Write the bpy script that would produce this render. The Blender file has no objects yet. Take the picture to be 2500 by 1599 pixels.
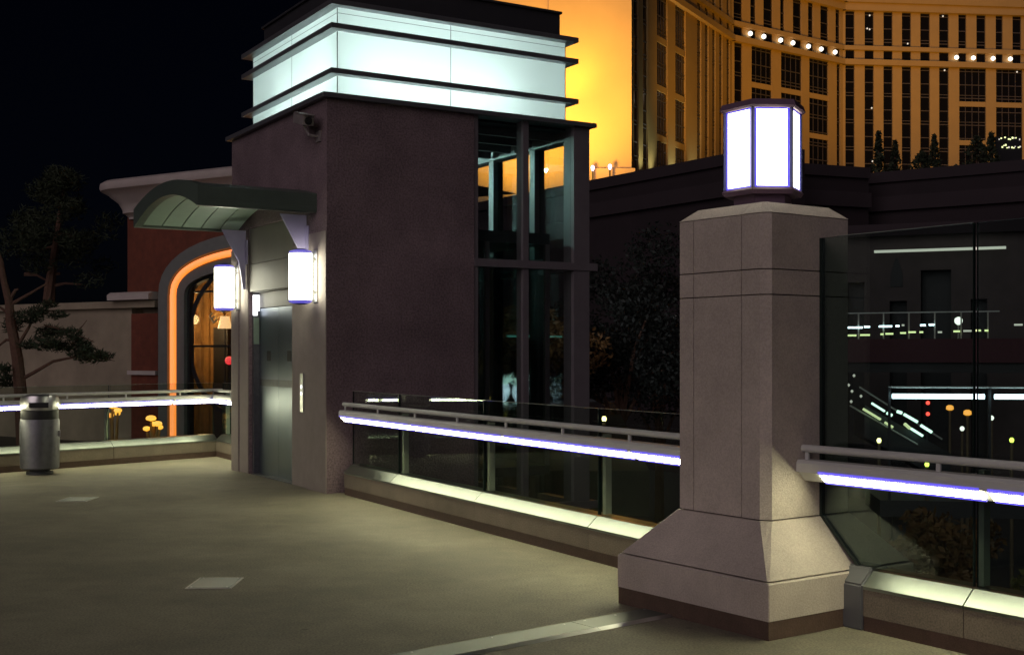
import bpy, bmesh, math, random
from mathutils import Vector, Matrix
random.seed(7)
R_ = math.radians
SC = bpy.context.scene
COL = SC.collection

# ------------------------------------------------------------------ camera, sky, light, exposure
F, HOR, CX, H = 2994.0, 862.3, 1250.0, 1.6          # focal length, eye line and centre of the 2500x1599 photograph
cam_d = bpy.data.cameras.new('camera'); cam = bpy.data.objects.new('camera', cam_d); COL.objects.link(cam)
cam.location = (0, 0, H); cam.rotation_euler = (R_(90), 0, 0)
cam_d.sensor_width = 36; cam_d.lens = 36 * F / 2500; cam_d.shift_y = (HOR - 799.5) / 2500
cam_d.clip_start = 0.05; cam_d.clip_end = 2000
SC.camera = cam
SUN_EL, SUN_AZ = R_(24), R_(206)                      # glow of the city behind the camera, to the left
sdir = Vector((math.sin(SUN_AZ) * math.cos(SUN_EL), math.cos(SUN_AZ) * math.cos(SUN_EL), math.sin(SUN_EL)))
w = bpy.data.worlds.new('World'); SC.world = w; w.use_nodes = True
nt = w.node_tree; bg = nt.nodes['Background']
sky = nt.nodes.new('ShaderNodeTexSky'); sky.sky_type = 'NISHITA'; sky.sun_disc = False
sky.sun_elevation = SUN_EL; sky.sun_rotation = SUN_AZ
tint = nt.nodes.new('ShaderNodeMixRGB'); tint.blend_type = 'MULTIPLY'; tint.inputs[0].default_value = 1; tint.inputs[2].default_value = (0.45, 0.5, 1.0, 1)
nt.links.new(sky.outputs[0], tint.inputs[1]); nt.links.new(tint.outputs[0], bg.inputs[0]); bg.inputs[1].default_value = 0.0004
sl = bpy.data.lights.new('sun', 'SUN'); sl.energy = 0.64; sl.angle = R_(50); sl.color = (1.0, 0.83, 0.88)
so = bpy.data.objects.new('sun', sl); COL.objects.link(so)
so.rotation_euler = sdir.to_track_quat('Z', 'Y').to_euler(); so.location = (-5, -10, 12)
SC.view_settings.view_transform = 'Standard'; SC.view_settings.look = 'None'
SC.view_settings.exposure = 0.0; SC.view_settings.gamma = 1.0
SC.cycles.use_denoising = True
SC.cycles.max_bounces = 8; SC.cycles.transparent_max_bounces = 24
SC.cycles.sample_clamp_indirect = 6.0
SC.cycles.caustics_reflective = False; SC.cycles.caustics_refractive = False

# ------------------------------------------------------------------ materials
MATS = {}
def _new(name):
    m = bpy.data.materials.new(name); m.use_nodes = True; MATS[name] = m
    return m, m.node_tree, m.node_tree.nodes['Principled BSDF']
def mat(name, col, rough=0.6, metal=0.0, var=0.15, scale=6.0, bump=0.0, bscale=60.0, spec=0.4, stain=0.0, speck=0.0, sscale=220.0):
    m, t, p = _new(name)
    p.inputs['Roughness'].default_value = rough; p.inputs['Metallic'].default_value = metal
    p.inputs['Specular IOR Level'].default_value = spec
    tc = t.nodes.new('ShaderNodeTexCoord')
    n = t.nodes.new('ShaderNodeTexNoise'); n.inputs['Scale'].default_value = scale; n.inputs['Detail'].default_value = 8
    n.inputs['Roughness'].default_value = 0.62
    t.links.new(tc.outputs['Object'], n.inputs['Vector'])
    cr = t.nodes.new('ShaderNodeValToRGB')
    cr.color_ramp.elements[0].position = 0.28; cr.color_ramp.elements[1].position = 0.72
    cr.color_ramp.elements[0].color = tuple(c * (1 - var) for c in col) + (1,)
    cr.color_ramp.elements[1].color = tuple(min(1, c * (1 + var)) for c in col) + (1,)
    t.links.new(n.outputs['Fac'], cr.inputs[0])
    out = cr.outputs[0]
    if stain:
        n3 = t.nodes.new('ShaderNodeTexNoise'); n3.inputs['Scale'].default_value = 0.9; n3.inputs['Detail'].default_value = 6
        t.links.new(tc.outputs['Object'], n3.inputs['Vector'])
        r3 = t.nodes.new('ShaderNodeValToRGB'); r3.color_ramp.elements[0].position = 0.4; r3.color_ramp.elements[1].position = 0.66
        r3.color_ramp.elements[0].color = (1 - stain,) * 3 + (1,); r3.color_ramp.elements[1].color = (1, 1, 1, 1)
        t.links.new(n3.outputs['Fac'], r3.inputs[0])
        mx = t.nodes.new('ShaderNodeMixRGB'); mx.blend_type = 'MULTIPLY'; mx.inputs[0].default_value = 1
        t.links.new(out, mx.inputs[1]); t.links.new(r3.outputs[0], mx.inputs[2]); out = mx.outputs[0]
    if speck:
        n4 = t.nodes.new('ShaderNodeTexNoise'); n4.inputs['Scale'].default_value = sscale; n4.inputs['Detail'].default_value = 3
        t.links.new(tc.outputs['Object'], n4.inputs['Vector'])
        r4 = t.nodes.new('ShaderNodeValToRGB'); r4.color_ramp.elements[0].position = 0.36; r4.color_ramp.elements[1].position = 0.62
        r4.color_ramp.elements[0].color = (1 - speck,) * 3 + (1,); r4.color_ramp.elements[1].color = (1 + speck * .5,) * 3 + (1,)
        t.links.new(n4.outputs['Fac'], r4.inputs[0])
        m4 = t.nodes.new('ShaderNodeMixRGB'); m4.blend_type = 'MULTIPLY'; m4.inputs[0].default_value = 1
        t.links.new(out, m4.inputs[1]); t.links.new(r4.outputs[0], m4.inputs[2]); out = m4.outputs[0]
    t.links.new(out, p.inputs['Base Color'])
    if bump:
        n2 = t.nodes.new('ShaderNodeTexNoise'); n2.inputs['Scale'].default_value = bscale; n2.inputs['Detail'].default_value = 5
        t.links.new(tc.outputs['Object'], n2.inputs['Vector'])
        b = t.nodes.new('ShaderNodeBump'); b.inputs['Strength'].default_value = bump; b.inputs['Distance'].default_value = 0.01
        t.links.new(n2.outputs['Fac'], b.inputs['Height']); t.links.new(b.outputs[0], p.inputs['Normal'])
    # uneven gloss
    rr = t.nodes.new('ShaderNodeMapRange'); rr.inputs['To Min'].default_value = max(0.02, rough - 0.1); rr.inputs['To Max'].default_value = min(1, rough + 0.1)
    t.links.new(n.outputs['Fac'], rr.inputs[0]); t.links.new(rr.outputs[0], p.inputs['Roughness'])
    return m
def emit(name, col, st):
    m, t, p = _new(name)
    p.inputs['Base Color'].default_value = (0.6, 0.6, 0.6, 1)
    p.inputs['Emission Color'].default_value = (*col, 1); p.inputs['Emission Strength'].default_value = st
    return m
def glass(name, tint, refl=1.0, rough=0.0):
    m = bpy.data.materials.new(name); m.use_nodes = True; MATS[name] = m; t = m.node_tree
    t.nodes.remove(t.nodes['Principled BSDF']); o = t.nodes['Material Output']
    tr = t.nodes.new('ShaderNodeBsdfTransparent'); tr.inputs[0].default_value = (*tint, 1)
    gl = t.nodes.new('ShaderNodeBsdfGlossy'); gl.inputs['Roughness'].default_value = rough; gl.inputs['Color'].default_value = (0.9, 0.95, 0.95, 1)
    fr = t.nodes.new('ShaderNodeFresnel'); fr.inputs[0].default_value = 1.5
    mu = t.nodes.new('ShaderNodeMath'); mu.operation = 'MULTIPLY'; mu.inputs[1].default_value = refl
    mx = t.nodes.new('ShaderNodeMixShader')
    t.links.new(fr.outputs[0], mu.inputs[0]); t.links.new(mu.outputs[0], mx.inputs[0])
    t.links.new(tr.outputs[0], mx.inputs[1]); t.links.new(gl.outputs[0], mx.inputs[2]); t.links.new(mx.outputs[0], o.inputs[0])
    return m
def frosted(name, col):
    m = bpy.data.materials.new(name); m.use_nodes = True; MATS[name] = m; t = m.node_tree
    t.nodes.remove(t.nodes['Principled BSDF']); o = t.nodes['Material Output']
    a = t.nodes.new('ShaderNodeBsdfTranslucent'); a.inputs[0].default_value = (*col, 1)
    b = t.nodes.new('ShaderNodeBsdfDiffuse'); b.inputs[0].default_value = (0.5, 0.56, 0.54, 1)
    mx = t.nodes.new('ShaderNodeMixShader'); mx.inputs[0].default_value = 0.25
    t.links.new(a.outputs[0], mx.inputs[1]); t.links.new(b.outputs[0], mx.inputs[2]); t.links.new(mx.outputs[0], o.inputs[0])
    return m
def M(n): return MATS[n]
mat('deck', (0.262, 0.238, 0.172), 0.72, var=0.16, scale=5.0, bump=0.5, bscale=140, stain=0.26, speck=0.27, sscale=70)
def worn(name):
    t = M(name).node_tree; p = t.nodes['Principled BSDF']; src = p.inputs['Base Color'].links[0].from_socket
    tc = t.nodes.new('ShaderNodeTexCoord'); mx = None
    for sc_v, lo, hi, val in ((1.3, .022, .03, .62), (.55, .03, .045, .78), (2.1, .010, .014, 1.5)):
        v = t.nodes.new('ShaderNodeTexVoronoi'); v.inputs['Scale'].default_value = sc_v; t.links.new(tc.outputs['Object'], v.inputs['Vector'])
        rp = t.nodes.new('ShaderNodeValToRGB'); rp.color_ramp.elements[0].position = lo; rp.color_ramp.elements[1].position = hi
        rp.color_ramp.elements[0].color = (val,) * 3 + (1,); rp.color_ramp.elements[1].color = (1, 1, 1, 1); t.links.new(v.outputs['Distance'], rp.inputs[0])
        mx = t.nodes.new('ShaderNodeMixRGB'); mx.blend_type = 'MULTIPLY'; mx.inputs[0].default_value = 1
        t.links.new(src, mx.inputs[1]); t.links.new(rp.outputs[0], mx.inputs[2]); src = mx.outputs[0]
    t.links.new(src, p.inputs['Base Color'])
worn('deck')
mat('stone', (0.51, 0.445, 0.385), 0.8, var=0.10, scale=5, bump=0.4, bscale=110, stain=0.18, speck=0.12, sscale=90)
mat('stone_joint', (0.12, 0.10, 0.09), 0.9)
mat('brown_base', (0.105, 0.064, 0.048), 0.6, var=0.2, scale=9, bump=0.25, stain=0.2, speck=0.25)
mat('kerb_stone', (0.24, 0.20, 0.15), 0.7, var=0.12, scale=8, bump=0.2, bscale=120, stain=0.3, speck=0.25, sscale=100)
mat('cap_metal', (0.25, 0.28, 0.26), 0.32, 0.95, var=0.12, scale=4)
mat('steel', (0.55, 0.55, 0.54), 0.32, 0.9, var=0.08, scale=5)
mat('plate_metal', (0.17, 0.19, 0.165), 0.45, 0.5, var=0.12, scale=12)
mat('steel_brushed', (0.14, 0.14, 0.155), 0.52, 0.85, var=0.2, scale=14)
mat('door_steel', (0.17, 0.205, 0.24), 0.34, 0.9, var=0.04, scale=2)
mat('pier_stone', (0.24, 0.205, 0.185), 0.75, var=0.12, scale=6, bump=0.3, bscale=110)
mat('rail_paint', (0.56, 0.57, 0.54), 0.45, 0.1, var=0.05)
mat('post_steel', (0.42, 0.40, 0.35), 0.5, 0.2, var=0.1)
mat('stucco', (0.225, 0.165, 0.178), 0.9, var=0.18, scale=2.5, bump=0.9, bscale=60, stain=0.25, speck=0.3, sscale=45)
mat('portal_panel', (0.20, 0.19, 0.165), 0.5, 0.1, var=0.1, scale=4)
mat('dark_metal', (0.055, 0.057, 0.062), 0.5, 0.4, var=0.12)
mat('slab_metal', (0.16, 0.165, 0.175), 0.45, 0.5, var=0.1)
mat('frame_paint', (0.15, 0.135, 0.145), 0.55, 0.1, var=0.1)
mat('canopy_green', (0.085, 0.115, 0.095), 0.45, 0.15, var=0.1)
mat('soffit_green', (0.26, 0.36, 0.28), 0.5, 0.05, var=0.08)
mat('lamplit_lavender', (0.36, 0.33, 0.52), 0.5, var=0.06)  # purple cast of the lamplight put into the pale metal's colour
mat('black', (0.012, 0.012, 0.014), 0.5, var=0.1)
mat('shade_black', (0.03, 0.03, 0.034), 0.6, var=0.1)
mat('camera_body', (0.30, 0.27, 0.26), 0.45, 0.2)
mat('lantern_frame', (0.16, 0.10, 0.15), 0.5, 0.2, var=0.1)
mat('lantern_frame_glow_blue', (0.10, 0.11, 0.30), 0.45, 0.2, var=0.1)  # frame colour tinted blue for the glow round the lamps
mat('asphalt', (0.045, 0.045, 0.048), 0.85, var=0.2, scale=1.5, bump=0.3)
mat('plaza', (0.07, 0.06, 0.045), 0.85, var=0.2, scale=2, bump=0.3)
mat('cream', (0.33, 0.275, 0.195), 0.85, var=0.12, scale=3, bump=0.2, stain=0.25)
mat('cornice_cream', (0.46, 0.40, 0.37), 0.8, var=0.08, scale=3, bump=0.1)
mat('red_stucco', (0.16, 0.045, 0.026), 0.9, var=0.2, scale=7, bump=0.4, stain=0.15)
mat('arch_grey', (0.17, 0.175, 0.165), 0.6, 0.1, var=0.1)
mat('wood', (0.24, 0.125, 0.04), 0.55, var=0.3, scale=5)
mat('bark', (0.11, 0.06, 0.04), 0.9, var=0.3, scale=20, bump=0.6)
mat('needles', (0.026, 0.036, 0.016), 0.8, var=0.35, scale=3)
mat('leaves_dark', (0.009, 0.011, 0.008), 0.7, var=0.4, scale=2)
mat('leaves_rust', (0.14, 0.07, 0.02), 0.7, var=0.4, scale=2)
mat('leaves_yellow', (0.13, 0.13, 0.03), 0.7, var=0.4, scale=2)
mat('hotel_stone', (0.46, 0.30, 0.13), 0.9, var=0.07, scale=0.6, bump=0.1, bscale=3)
mat('hotel_wall', (0.60, 0.46, 0.28), 0.9, var=0.05, scale=0.3, bump=0.1, bscale=3)
mat('hotel_back', (0.02, 0.016, 0.014), 0.7)
mat('hotel_bar', (0.12, 0.10, 0.11), 0.5, 0.3)
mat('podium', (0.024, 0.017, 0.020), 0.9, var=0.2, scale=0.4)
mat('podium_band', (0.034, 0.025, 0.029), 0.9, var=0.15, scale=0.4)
mat('pale_urn', (0.55, 0.55, 0.60), 0.6, var=0.15)
mat('agave', (0.42, 0.50, 0.42), 0.5, var=0.25)
mat('arcade_wall', (0.09, 0.07, 0.07), 0.9, var=0.2, scale=1)
mat('bridge_red', (0.085, 0.034, 0.042), 0.85, var=0.15)
mat('gold_letter', (0.75, 0.60, 0.30), 0.4, 0.3)
m, t, p = _new('window_dark'); p.inputs['Base Color'].default_value = (0.008, 0.008, 0.011, 1); p.inputs['Roughness'].default_value = 0.12
glass('rail_glass', (0.84, 0.90, 0.85), 0.09)
glass('tall_glass', (0.68, 0.77, 0.74), 0.6)
glass('clear_glass', (0.91, 0.94, 0.93), 0.4)
glass('car_glass', (0.80, 0.86, 0.85), 0.35)
m, t, p = _new('glass_edge'); p.inputs['Base Color'].default_value = (0.004, 0.012, 0.010, 1); p.inputs['Roughness'].default_value = 0.3
m, t, p = _new('glass_top'); p.inputs['Base Color'].default_value = (0.16, 0.18, 0.16, 1); p.inputs['Roughness'].default_value = 0.4
frosted('frosted', (0.88, 0.95, 0.93))
emit('lantern_pane', (1.0, 0.97, 0.75), 7.0)
emit('sconce_lens', (1.0, 0.98, 0.76), 13.0)
emit('rail_lens', (1.0, 0.97, 0.60), 36.0)
emit('blue_fringe_glow', (0.05, 0.03, 1.0), 1.0)  # glow imitating the blue colour fringing of a camera lens round lamps
emit('blue_fringe_dim', (0.12, 0.10, 0.8), 0.7)
emit('neon_orange', (1.0, 0.24, 0.018), 1.25)
emit('sign_white', (0.95, 0.95, 1.0), 2.5)
emit('lamp_warm', (1.0, 0.55, 0.22), 1.6)
emit('lamp_red', (1.0, 0.02, 0.03), 1.3)
emit('signal_red', (1.0, 0.05, 0.03), 4)
emit('lamp_orange', (1.0, 0.36, 0.04), 2.0)
emit('mushroom_gold', (1.0, 0.42, 0.035), 1.6)
emit('lamp_white', (1.0, 0.95, 0.85), 2.2)
emit('lamp_violet', (0.60, 0.45, 1.0), 3.0)
emit('lamp_yellow', (1.0, 0.85, 0.30), 6)
emit('lamp_lime', (0.75, 1.0, 0.10), 4)
emit('far_strip', (0.75, 0.88, 1.0), 7)
emit('far_strip_warm', (0.75, 0.80, 0.35), 2.0)
emit('far_strip_dim', (0.55, 0.50, 0.42), 1.3)
emit('escalator_light', (0.60, 0.85, 0.70), 3.2)
emit('escalator_warm', (0.60, 0.62, 0.30), 1.8)
emit('teal_light', (0.25, 0.9, 0.75), 0.6)
emit('ceiling_glow', (0.55, 1.0, 0.9), 950)

# ------------------------------------------------------------------ mesh helpers
class MB:
    def __init__(s): s.v = []; s.f = []
    def quad_strip(s): pass
    def add(s, vs, fs):
        o = len(s.v); s.v += [tuple(x) for x in vs]; s.f += [tuple(i + o for i in f) for f in fs]; return s
    def box(s, x0, x1, y0, y1, z0, z1):
        return s.add([(x0,y0,z0),(x1,y0,z0),(x1,y1,z0),(x0,y1,z0),(x0,y0,z1),(x1,y0,z1),(x1,y1,z1),(x0,y1,z1)],
                     [(0,3,2,1),(4,5,6,7),(0,1,5,4),(1,2,6,5),(2,3,7,6),(3,0,4,7)])
    def prism(s, pts, axis, a0, a1):
        # pts: 2D polygon; axis 'x': pts=(y,z); 'y': pts=(x,z); 'z': pts=(x,y)
        def P(p, a): return {'x': (a, p[0], p[1]), 'y': (p[0], a, p[1]), 'z': (p[0], p[1], a)}[axis]
        n = len(pts)
        return s.add([P(p, a0) for p in pts] + [P(p, a1) for p in pts],
                     [tuple(range(n - 1, -1, -1)), tuple(range(n, 2 * n))] + [(i, (i + 1) % n, n + (i + 1) % n, n + i) for i in range(n)])
    def tube(s, path, rad, n=8, caps=True):
        path = [Vector(q) for q in path]
        rads = rad if isinstance(rad, (list, tuple)) else [rad] * len(path)
        o = len(s.v); up = Vector((0.13, 0.27, 0.95)).normalized()
        for i, q in enumerate(path):
            d = (path[min(i + 1, len(path) - 1)] - path[max(i - 1, 0)])
            d = d.normalized() if d.length else Vector((0, 0, 1))
            a = d.cross(up)
            if a.length < 1e-3: a = d.cross(Vector((1, 0, 0)))
            a.normalize(); b = d.cross(a)
            for k in range(n):
                th = 2 * math.pi * k / n
                s.v.append(tuple(q + (a * math.cos(th) + b * math.sin(th)) * rads[i]))
        for i in range(len(path) - 1):
            for k in range(n):
                s.f.append((o + i * n + k, o + i * n + (k + 1) % n, o + (i + 1) * n + (k + 1) % n, o + (i + 1) * n + k))
        if caps:
            s.f.append(tuple(o + k for k in range(n - 1, -1, -1))); e = o + (len(path) - 1) * n
            s.f.append(tuple(e + k for k in range(n)))
        return s
    def lathe(s, prof, n=20, c=(0, 0)):
        o = len(s.v)
        for r, z in prof:
            for k in range(n):
                th = 2 * math.pi * k / n; s.v.append((c[0] + r * math.cos(th), c[1] + r * math.sin(th), z))
        for i in range(len(prof) - 1):
            for k in range(n):
                s.f.append((o + i * n + k, o + i * n + (k + 1) % n, o + (i + 1) * n + (k + 1) % n, o + (i + 1) * n + k))
        s.f.append(tuple(o + k for k in range(n - 1, -1, -1))); e = o + (len(prof) - 1) * n
        s.f.append(tuple(e + k for k in range(n)))
        return s
    def loft(s, loops):
        o = len(s.v); n = len(loops[0])
        for l in loops: s.v += [tuple(q) for q in l]
        for i in range(len(loops) - 1):
            for k in range(n):
                s.f.append((o + i * n + k, o + i * n + (k + 1) % n, o + (i + 1) * n + (k + 1) % n, o + (i + 1) * n + k))
        s.f.append(tuple(o + k for k in range(n - 1, -1, -1))); e = o + (len(loops) - 1) * n
        s.f.append(tuple(e + k for k in range(n)))
        return s
    def build(s, name, mt, parent=None, smooth=False, bevel=0.0, label=None):
        me = bpy.data.meshes.new(name); me.from_pydata(s.v, [], s.f); me.update()
        bm = bmesh.new(); bm.from_mesh(me); bmesh.ops.recalc_face_normals(bm, faces=bm.faces)
        if bevel: bmesh.ops.bevel(bm, geom=bm.edges[:], offset=bevel, segments=2, affect='EDGES', clamp_overlap=True)
        bm.to_mesh(me); bm.free()
        if smooth:
            me.polygons.foreach_set('use_smooth', [True] * len(me.polygons))
            try: me.set_sharp_from_angle(angle=R_(35))
            except Exception: pass
        me.materials.append(M(mt) if isinstance(mt, str) else mt)
        if mt in ('rail_glass', 'tall_glass', 'clear_glass', 'car_glass'):      # the cut edges of a pane are dark green
            me.materials.append(M('glass_edge')); big = max(q.area for q in me.polygons)
            for q in me.polygons:
                if q.area < big * .3: q.material_index = 1
        o = bpy.data.objects.new(name, me); COL.objects.link(o)
        if parent: o.parent = parent
        if label: o['label'] = label
        return o
def B(name, mt, parent, *a, bevel=0.0, label=None): return MB().box(*a).build(name, mt, parent, bevel=bevel, label=label)
def inst(src, name, parent, loc=(0, 0, 0), rz=0.0, scale=(1, 1, 1)):
    o = bpy.data.objects.new(name, src.data); COL.objects.link(o); o.parent = parent
    o.location = loc; o.rotation_euler = (0, 0, rz); o.scale = scale
    return o
def thing(name, label, cat, loc=(0, 0, 0), rz=0.0, group=None):
    o = bpy.data.objects.new(name, None); COL.objects.link(o); o.location = loc; o.rotation_euler = (0, 0, rz)
    o.empty_display_size = 0.2
    return tag(o, label, cat, group)
def tag(o, label, cat, group=None):
    o['label'] = label; o['category'] = cat
    if group: o['group'] = group
    return o
def struct(o): o['kind'] = 'structure'; return o
def lamp(name, kind, loc, energy, col, parent=None, **kw):
    l = bpy.data.lights.new(name, kind); l.energy = energy; l.color = col
    for k, v in kw.items(): setattr(l, k, v)
    o = bpy.data.objects.new(name, l); COL.objects.link(o); o.location = loc
    if parent: o.parent = parent
    return o
def aim(o, target): o.rotation_euler = (Vector(target) - o.location).to_track_quat('-Z', 'Y').to_euler()
def at(u, v, y): return Vector(((u - CX) / F * y, y, H - (v - HOR) / F * y))   # a photo point at depth y
class Plane:      # a vertical wall plane: origin o, unit direction d (to the right)
    def __init__(s, p0, p1):
        s.o = Vector(p0); e = Vector(p1) - s.o; s.len = e.length; s.d = e.normalized(); s.rz = math.atan2(s.d.y, s.d.x)
    def s_(s, u):
        k = (u - CX) / F; return (k * s.o.y - s.o.x) / (s.d.x - k * s.d.y)
    def z_(s, u, v):
        return H - (v - HOR) / F * (s.o.y + s.d.y * s.s_(u))

# ------------------------------------------------------------------ deck and ground
KA = Vector((-1.857, 13.9)); KD = Vector((0.4927, -0.8702)); KN = Vector((0.8702, 0.4927)); KRZ = math.atan2(KD.y, KD.x)
K2 = Vector((-2.275, 13.362)); K2D = Vector((0.57, -0.8216)); K2N = Vector((0.8216, 0.57)); K2RZ = math.atan2(K2D.y, K2D.x)   # right of the pillar the edge turns a little
LK = Vector((-4.58, 19.1)); LD = Vector((0.647, 0.762)).normalized(); LN = Vector((-LD.y, LD.x)); LRZ = math.atan2(LD.y, LD.x)
TC, TANG, TA, TB, ZE = Vector((-2.112, 13.983)), 0.5446, 3.35, 3.64, 4.51
a0 = K2 + K2D * 16 + K2N * 0.19; b0 = KA + KN * 0.19
tl = TC + Vector((-math.sin(TANG), math.cos(TANG))) * 3.4
pts = [a0, K2 + K2D * 7.3 + K2N * 0.19, KA + KD * 0.02 + KN * 0.19, Vector((TC.x + 0.10, TC.y + 0.18)), Vector((tl.x + 0.2, tl.y + 0.05)), LK + KN * 0.5 + Vector((0, 0.25)), LK + LN * 0.19,
       LK - LD * 14 + LN * 0.19, Vector((-14, -6)), Vector((8, -6))]
deck = struct(MB().prism([(q.x, q.y) for q in pts], 'z', -0.55, 0.0).build('deck_floor', 'deck'))
struct(B('ground', 'asphalt', None, -600, 600, -40, 900, -6.4, -6.0))
struct(MB().prism([(LK.x - 0.2, LK.y + 0.6), (2.2, 19.6), (4, 48), (-45, 48), (-45, 3), ((LK - LD * 14 + LN * 0.3).x, (LK - LD * 14 + LN * 0.3).y)], 'z', -1.0, -0.28).build('plaza_ground', 'plaza'))

# ------------------------------------------------------------------ elevator tower
tw = thing('elevator_tower', 'dark mauve elevator tower with a glowing white glass box on top and a glazed corner', 'elevator tower', (TC.x, TC.y, 0), TANG)
Rv = Vector((math.cos(TANG), math.sin(TANG))); Lv = Vector((-math.sin(TANG), math.cos(TANG)))
def tl2w(x, y): return TC + Rv * x + Lv * y
wl = MB()
wl.box(0, .2, 0, .6, -6, ZE).box(0.02, .2, .6, 1.10, -6, 3.25).box(0.02, .2, 2.7, 3.05, -6, 3.25).box(0, .2, 3.05, TA, -6, ZE)
for y0, y1 in ((0, .597), (3.053, TA)): B('door_pier', 'pier_stone', tw, -.012, -.0005, y0 + .004, y1 - .002, 0.0, 2.998)
wl.box(0, .2, .6, 3.05, 3.25, ZE).box(0.05, .2, 1.10, 2.7, 2.41, 3.25).box(.021, .2, 1.10, 2.7, -6, -0.002)
wl.build('wall', 'stucco', tw)
MB().box(.2, 1.93, 0, .2, -6, ZE).build('wall', 'stucco', tw)
MB().box(.2, 1.93, TA - .2, TA, -6, ZE).build('wall', 'stucco', tw)
# header panels above the doors, with a seam
B('header_panel', 'portal_panel', tw, .022, .05, 1.105, 2.695, 2.78, 3.245)
B('header_panel', 'portal_panel', tw, .022, .05, 1.105, 2.695, 2.415, 2.772)
# surround panels to either side
for y0, y1 in ((.604, 1.096), (2.704, 3.046)): B('surround_panel', 'pier_stone', tw, .004, .02, y0, y1, 0.005, 2.9)
# door back wall, transom, leaves
B('door_wall', 'dark_metal', tw, .18, .23, .8, 2.85, 0, 2.45)
tp = B('transom_panel', 'portal_panel', tw, .13, .178, 1.17, 2.63, 2.20, 2.40)
for y0, y1 in ((1.17, 1.917), (1.923, 2.63)):
    d = B('door_leaf', 'door_steel', tw, .14, .176, y0, y1, 0.01, 2.19)
    ym = (y0 + y1) / 2
    B('door_decal', 'black', d, .137, .1395, ym - .07, ym + .07, 1.50, 1.63)
    B('reflection_band', 'steel_brushed', d, .136, .1395, y0 + .01, y1 - .01, 1.17, 1.26)  # paler band stands in for a bright reflection across the door
for y0 in (1.102, 2.635): B('door_jamb', 'steel_brushed', tw, .06, .178, y0, y0 + .062, 0.0, 2.40)
B('door_soffit', 'portal_panel', tw, .052, .178, 1.17, 2.63, 2.402, 2.412)
ls = B('jamb_sign', 'sign_white', tw, .045, .10, 2.60, 2.629, 2.10, 2.37, label='lit white indicator panel beside the lift doors')
B('jamb_sign', 'sign_white', tw, .105, .128, 2.60, 2.629, 2.16, 2.37)
B('jamb_glass', 'soffit_green', tw, .055, .125, 2.612, 2.6295, 1.72, 2.07)
B('threshold', 'steel_brushed', tw, 0.025, .139, 1.17, 2.63, 0.0, 0.012)
cp = B('call_panel', 'steel', tw, -.012, .004, .70, .80, .90, 1.36, bevel=0.003)
for z in (1.12, 1.20): MB().lathe([(.018, 0), (.018, .006), (.012, .009)], 14).build('call_button', 'sign_white', cp).matrix_local = Matrix.Translation((-.012, .75, z)) @ Matrix.Rotation(R_(-90), 4, 'Y')
# glazed corner: frames, columns, transoms
for x0, x1 in ((1.932, 1.99), (2.64, 2.72)): B('mullion', 'frame_paint', tw, x0, x1, .01, .17, -6, ZE)
B('corner_column', 'frame_paint', tw, 3.40, TB, 0, .24, -6, ZE)
for y0 in (1.06, 2.17): B('mullion', 'frame_paint', tw, TB - .17, TB - .01, y0, y0 + .13, -6, ZE)
B('corner_column', 'frame_paint', tw, TB - .24, TB, TA - .24, TA, -6, ZE)
B('mullion', 'frame_paint', tw, 1.935, 2.0, TA - .17, TA - .01, -6, ZE)
B('mullion', 'frame_paint', tw, 2.64, 2.72, TA - .17, TA - .01, -6, ZE)
for z0 in (2.665, -.40):
    B('transom', 'frame_paint', tw, 1.934, TB + .12, -.015, .12, z0, z0 + .095)
    B('transom', 'frame_paint', tw, TB - .12, TB + .015, .121, TA - .01, z0 + .001, z0 + .094)
B('ring_beam', 'frame_paint', tw, TB - .20, TB - .012, .24, TA - .24, 4.36, ZE - .002)
B('ring_beam', 'frame_paint', tw, 1.99, TB - .24, TA - .2, TA - .02, 4.36, ZE - .002)
for x0, x1 in ((1.99, 2.64), (2.72, 3.40)):
    for z0, z1 in ((-6, -.40), (-.305, 2.665), (2.76, ZE)): B('glazing_pane', 'clear_glass', tw, x0, x1, .07, .082, z0, z1)
for y0, y1 in ((.24, 1.06), (1.19, 2.17), (2.30, TA - .24)):
    for z0, z1 in ((-.305, 2.665), (2.76, 4.36)): B('glazing_pane', 'clear_glass', tw, TB - .09, TB - .078, y0, y1, z0, z1)
# ceiling inside with joists and a small lamp
B('ceiling', 'shade_black', tw, .2, TB - .02, .2, TA - .2, ZE - .03, ZE - .001)
for k in range(5): B('ceiling_joist', 'frame_paint', tw, 2.0, TB - .25, .45 + k * .55, .51 + k * .55, ZE - .13, ZE - .031)
cl = MB().lathe([(.05, 0), (.07, .03), (.07, .05)], 14).build('ceiling_lamp', 'ceiling_glow', tw); cl.location = (2.6, 2.5, ZE - .19)
# eave and light box
eo, bi, so_ = 0.07, 0.224, 0.125
B('eave_slab', 'slab_metal', tw, -eo, TB + eo, -eo, TA + eo, ZE, ZE + .055)
X0, X1, Y0, Y1 = bi, TB - bi, bi, TA - bi
ZL = (4.57, 4.845, 5.365, 5.615)
slabz = [(4.83, 4.89), (5.35, 5.41), (5.625, 5.685)]
for k, (z0, z1) in enumerate(slabz):
    B('louvre_slab', 'slab_metal', tw, X0 - so_, X1 + so_, Y0 - so_, Y1 + so_, z0, z1) if k == 2 else \
        MB().box(X0 - so_, X1 + so_, Y0 - so_, Y0 - .001, z0, z1).box(X0 - so_, X1 + so_, Y1 + .001, Y1 + so_, z0, z1).box(X0 - so_, X0 - .001, Y0 - .001, Y1 + .001, z0, z1).box(X1 + .001, X1 + so_, Y0 - .001, Y1 + .001, z0, z1).build('louvre_slab', 'slab_metal', tw)
rows = [(4.566, 4.829), (4.891, 5.349), (5.411, 5.560), (5.566, 5.624)]
g = .0
xm, ym = X0 + (X1 - X0) * .47, Y0 + (Y1 - Y0) * .5
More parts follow.
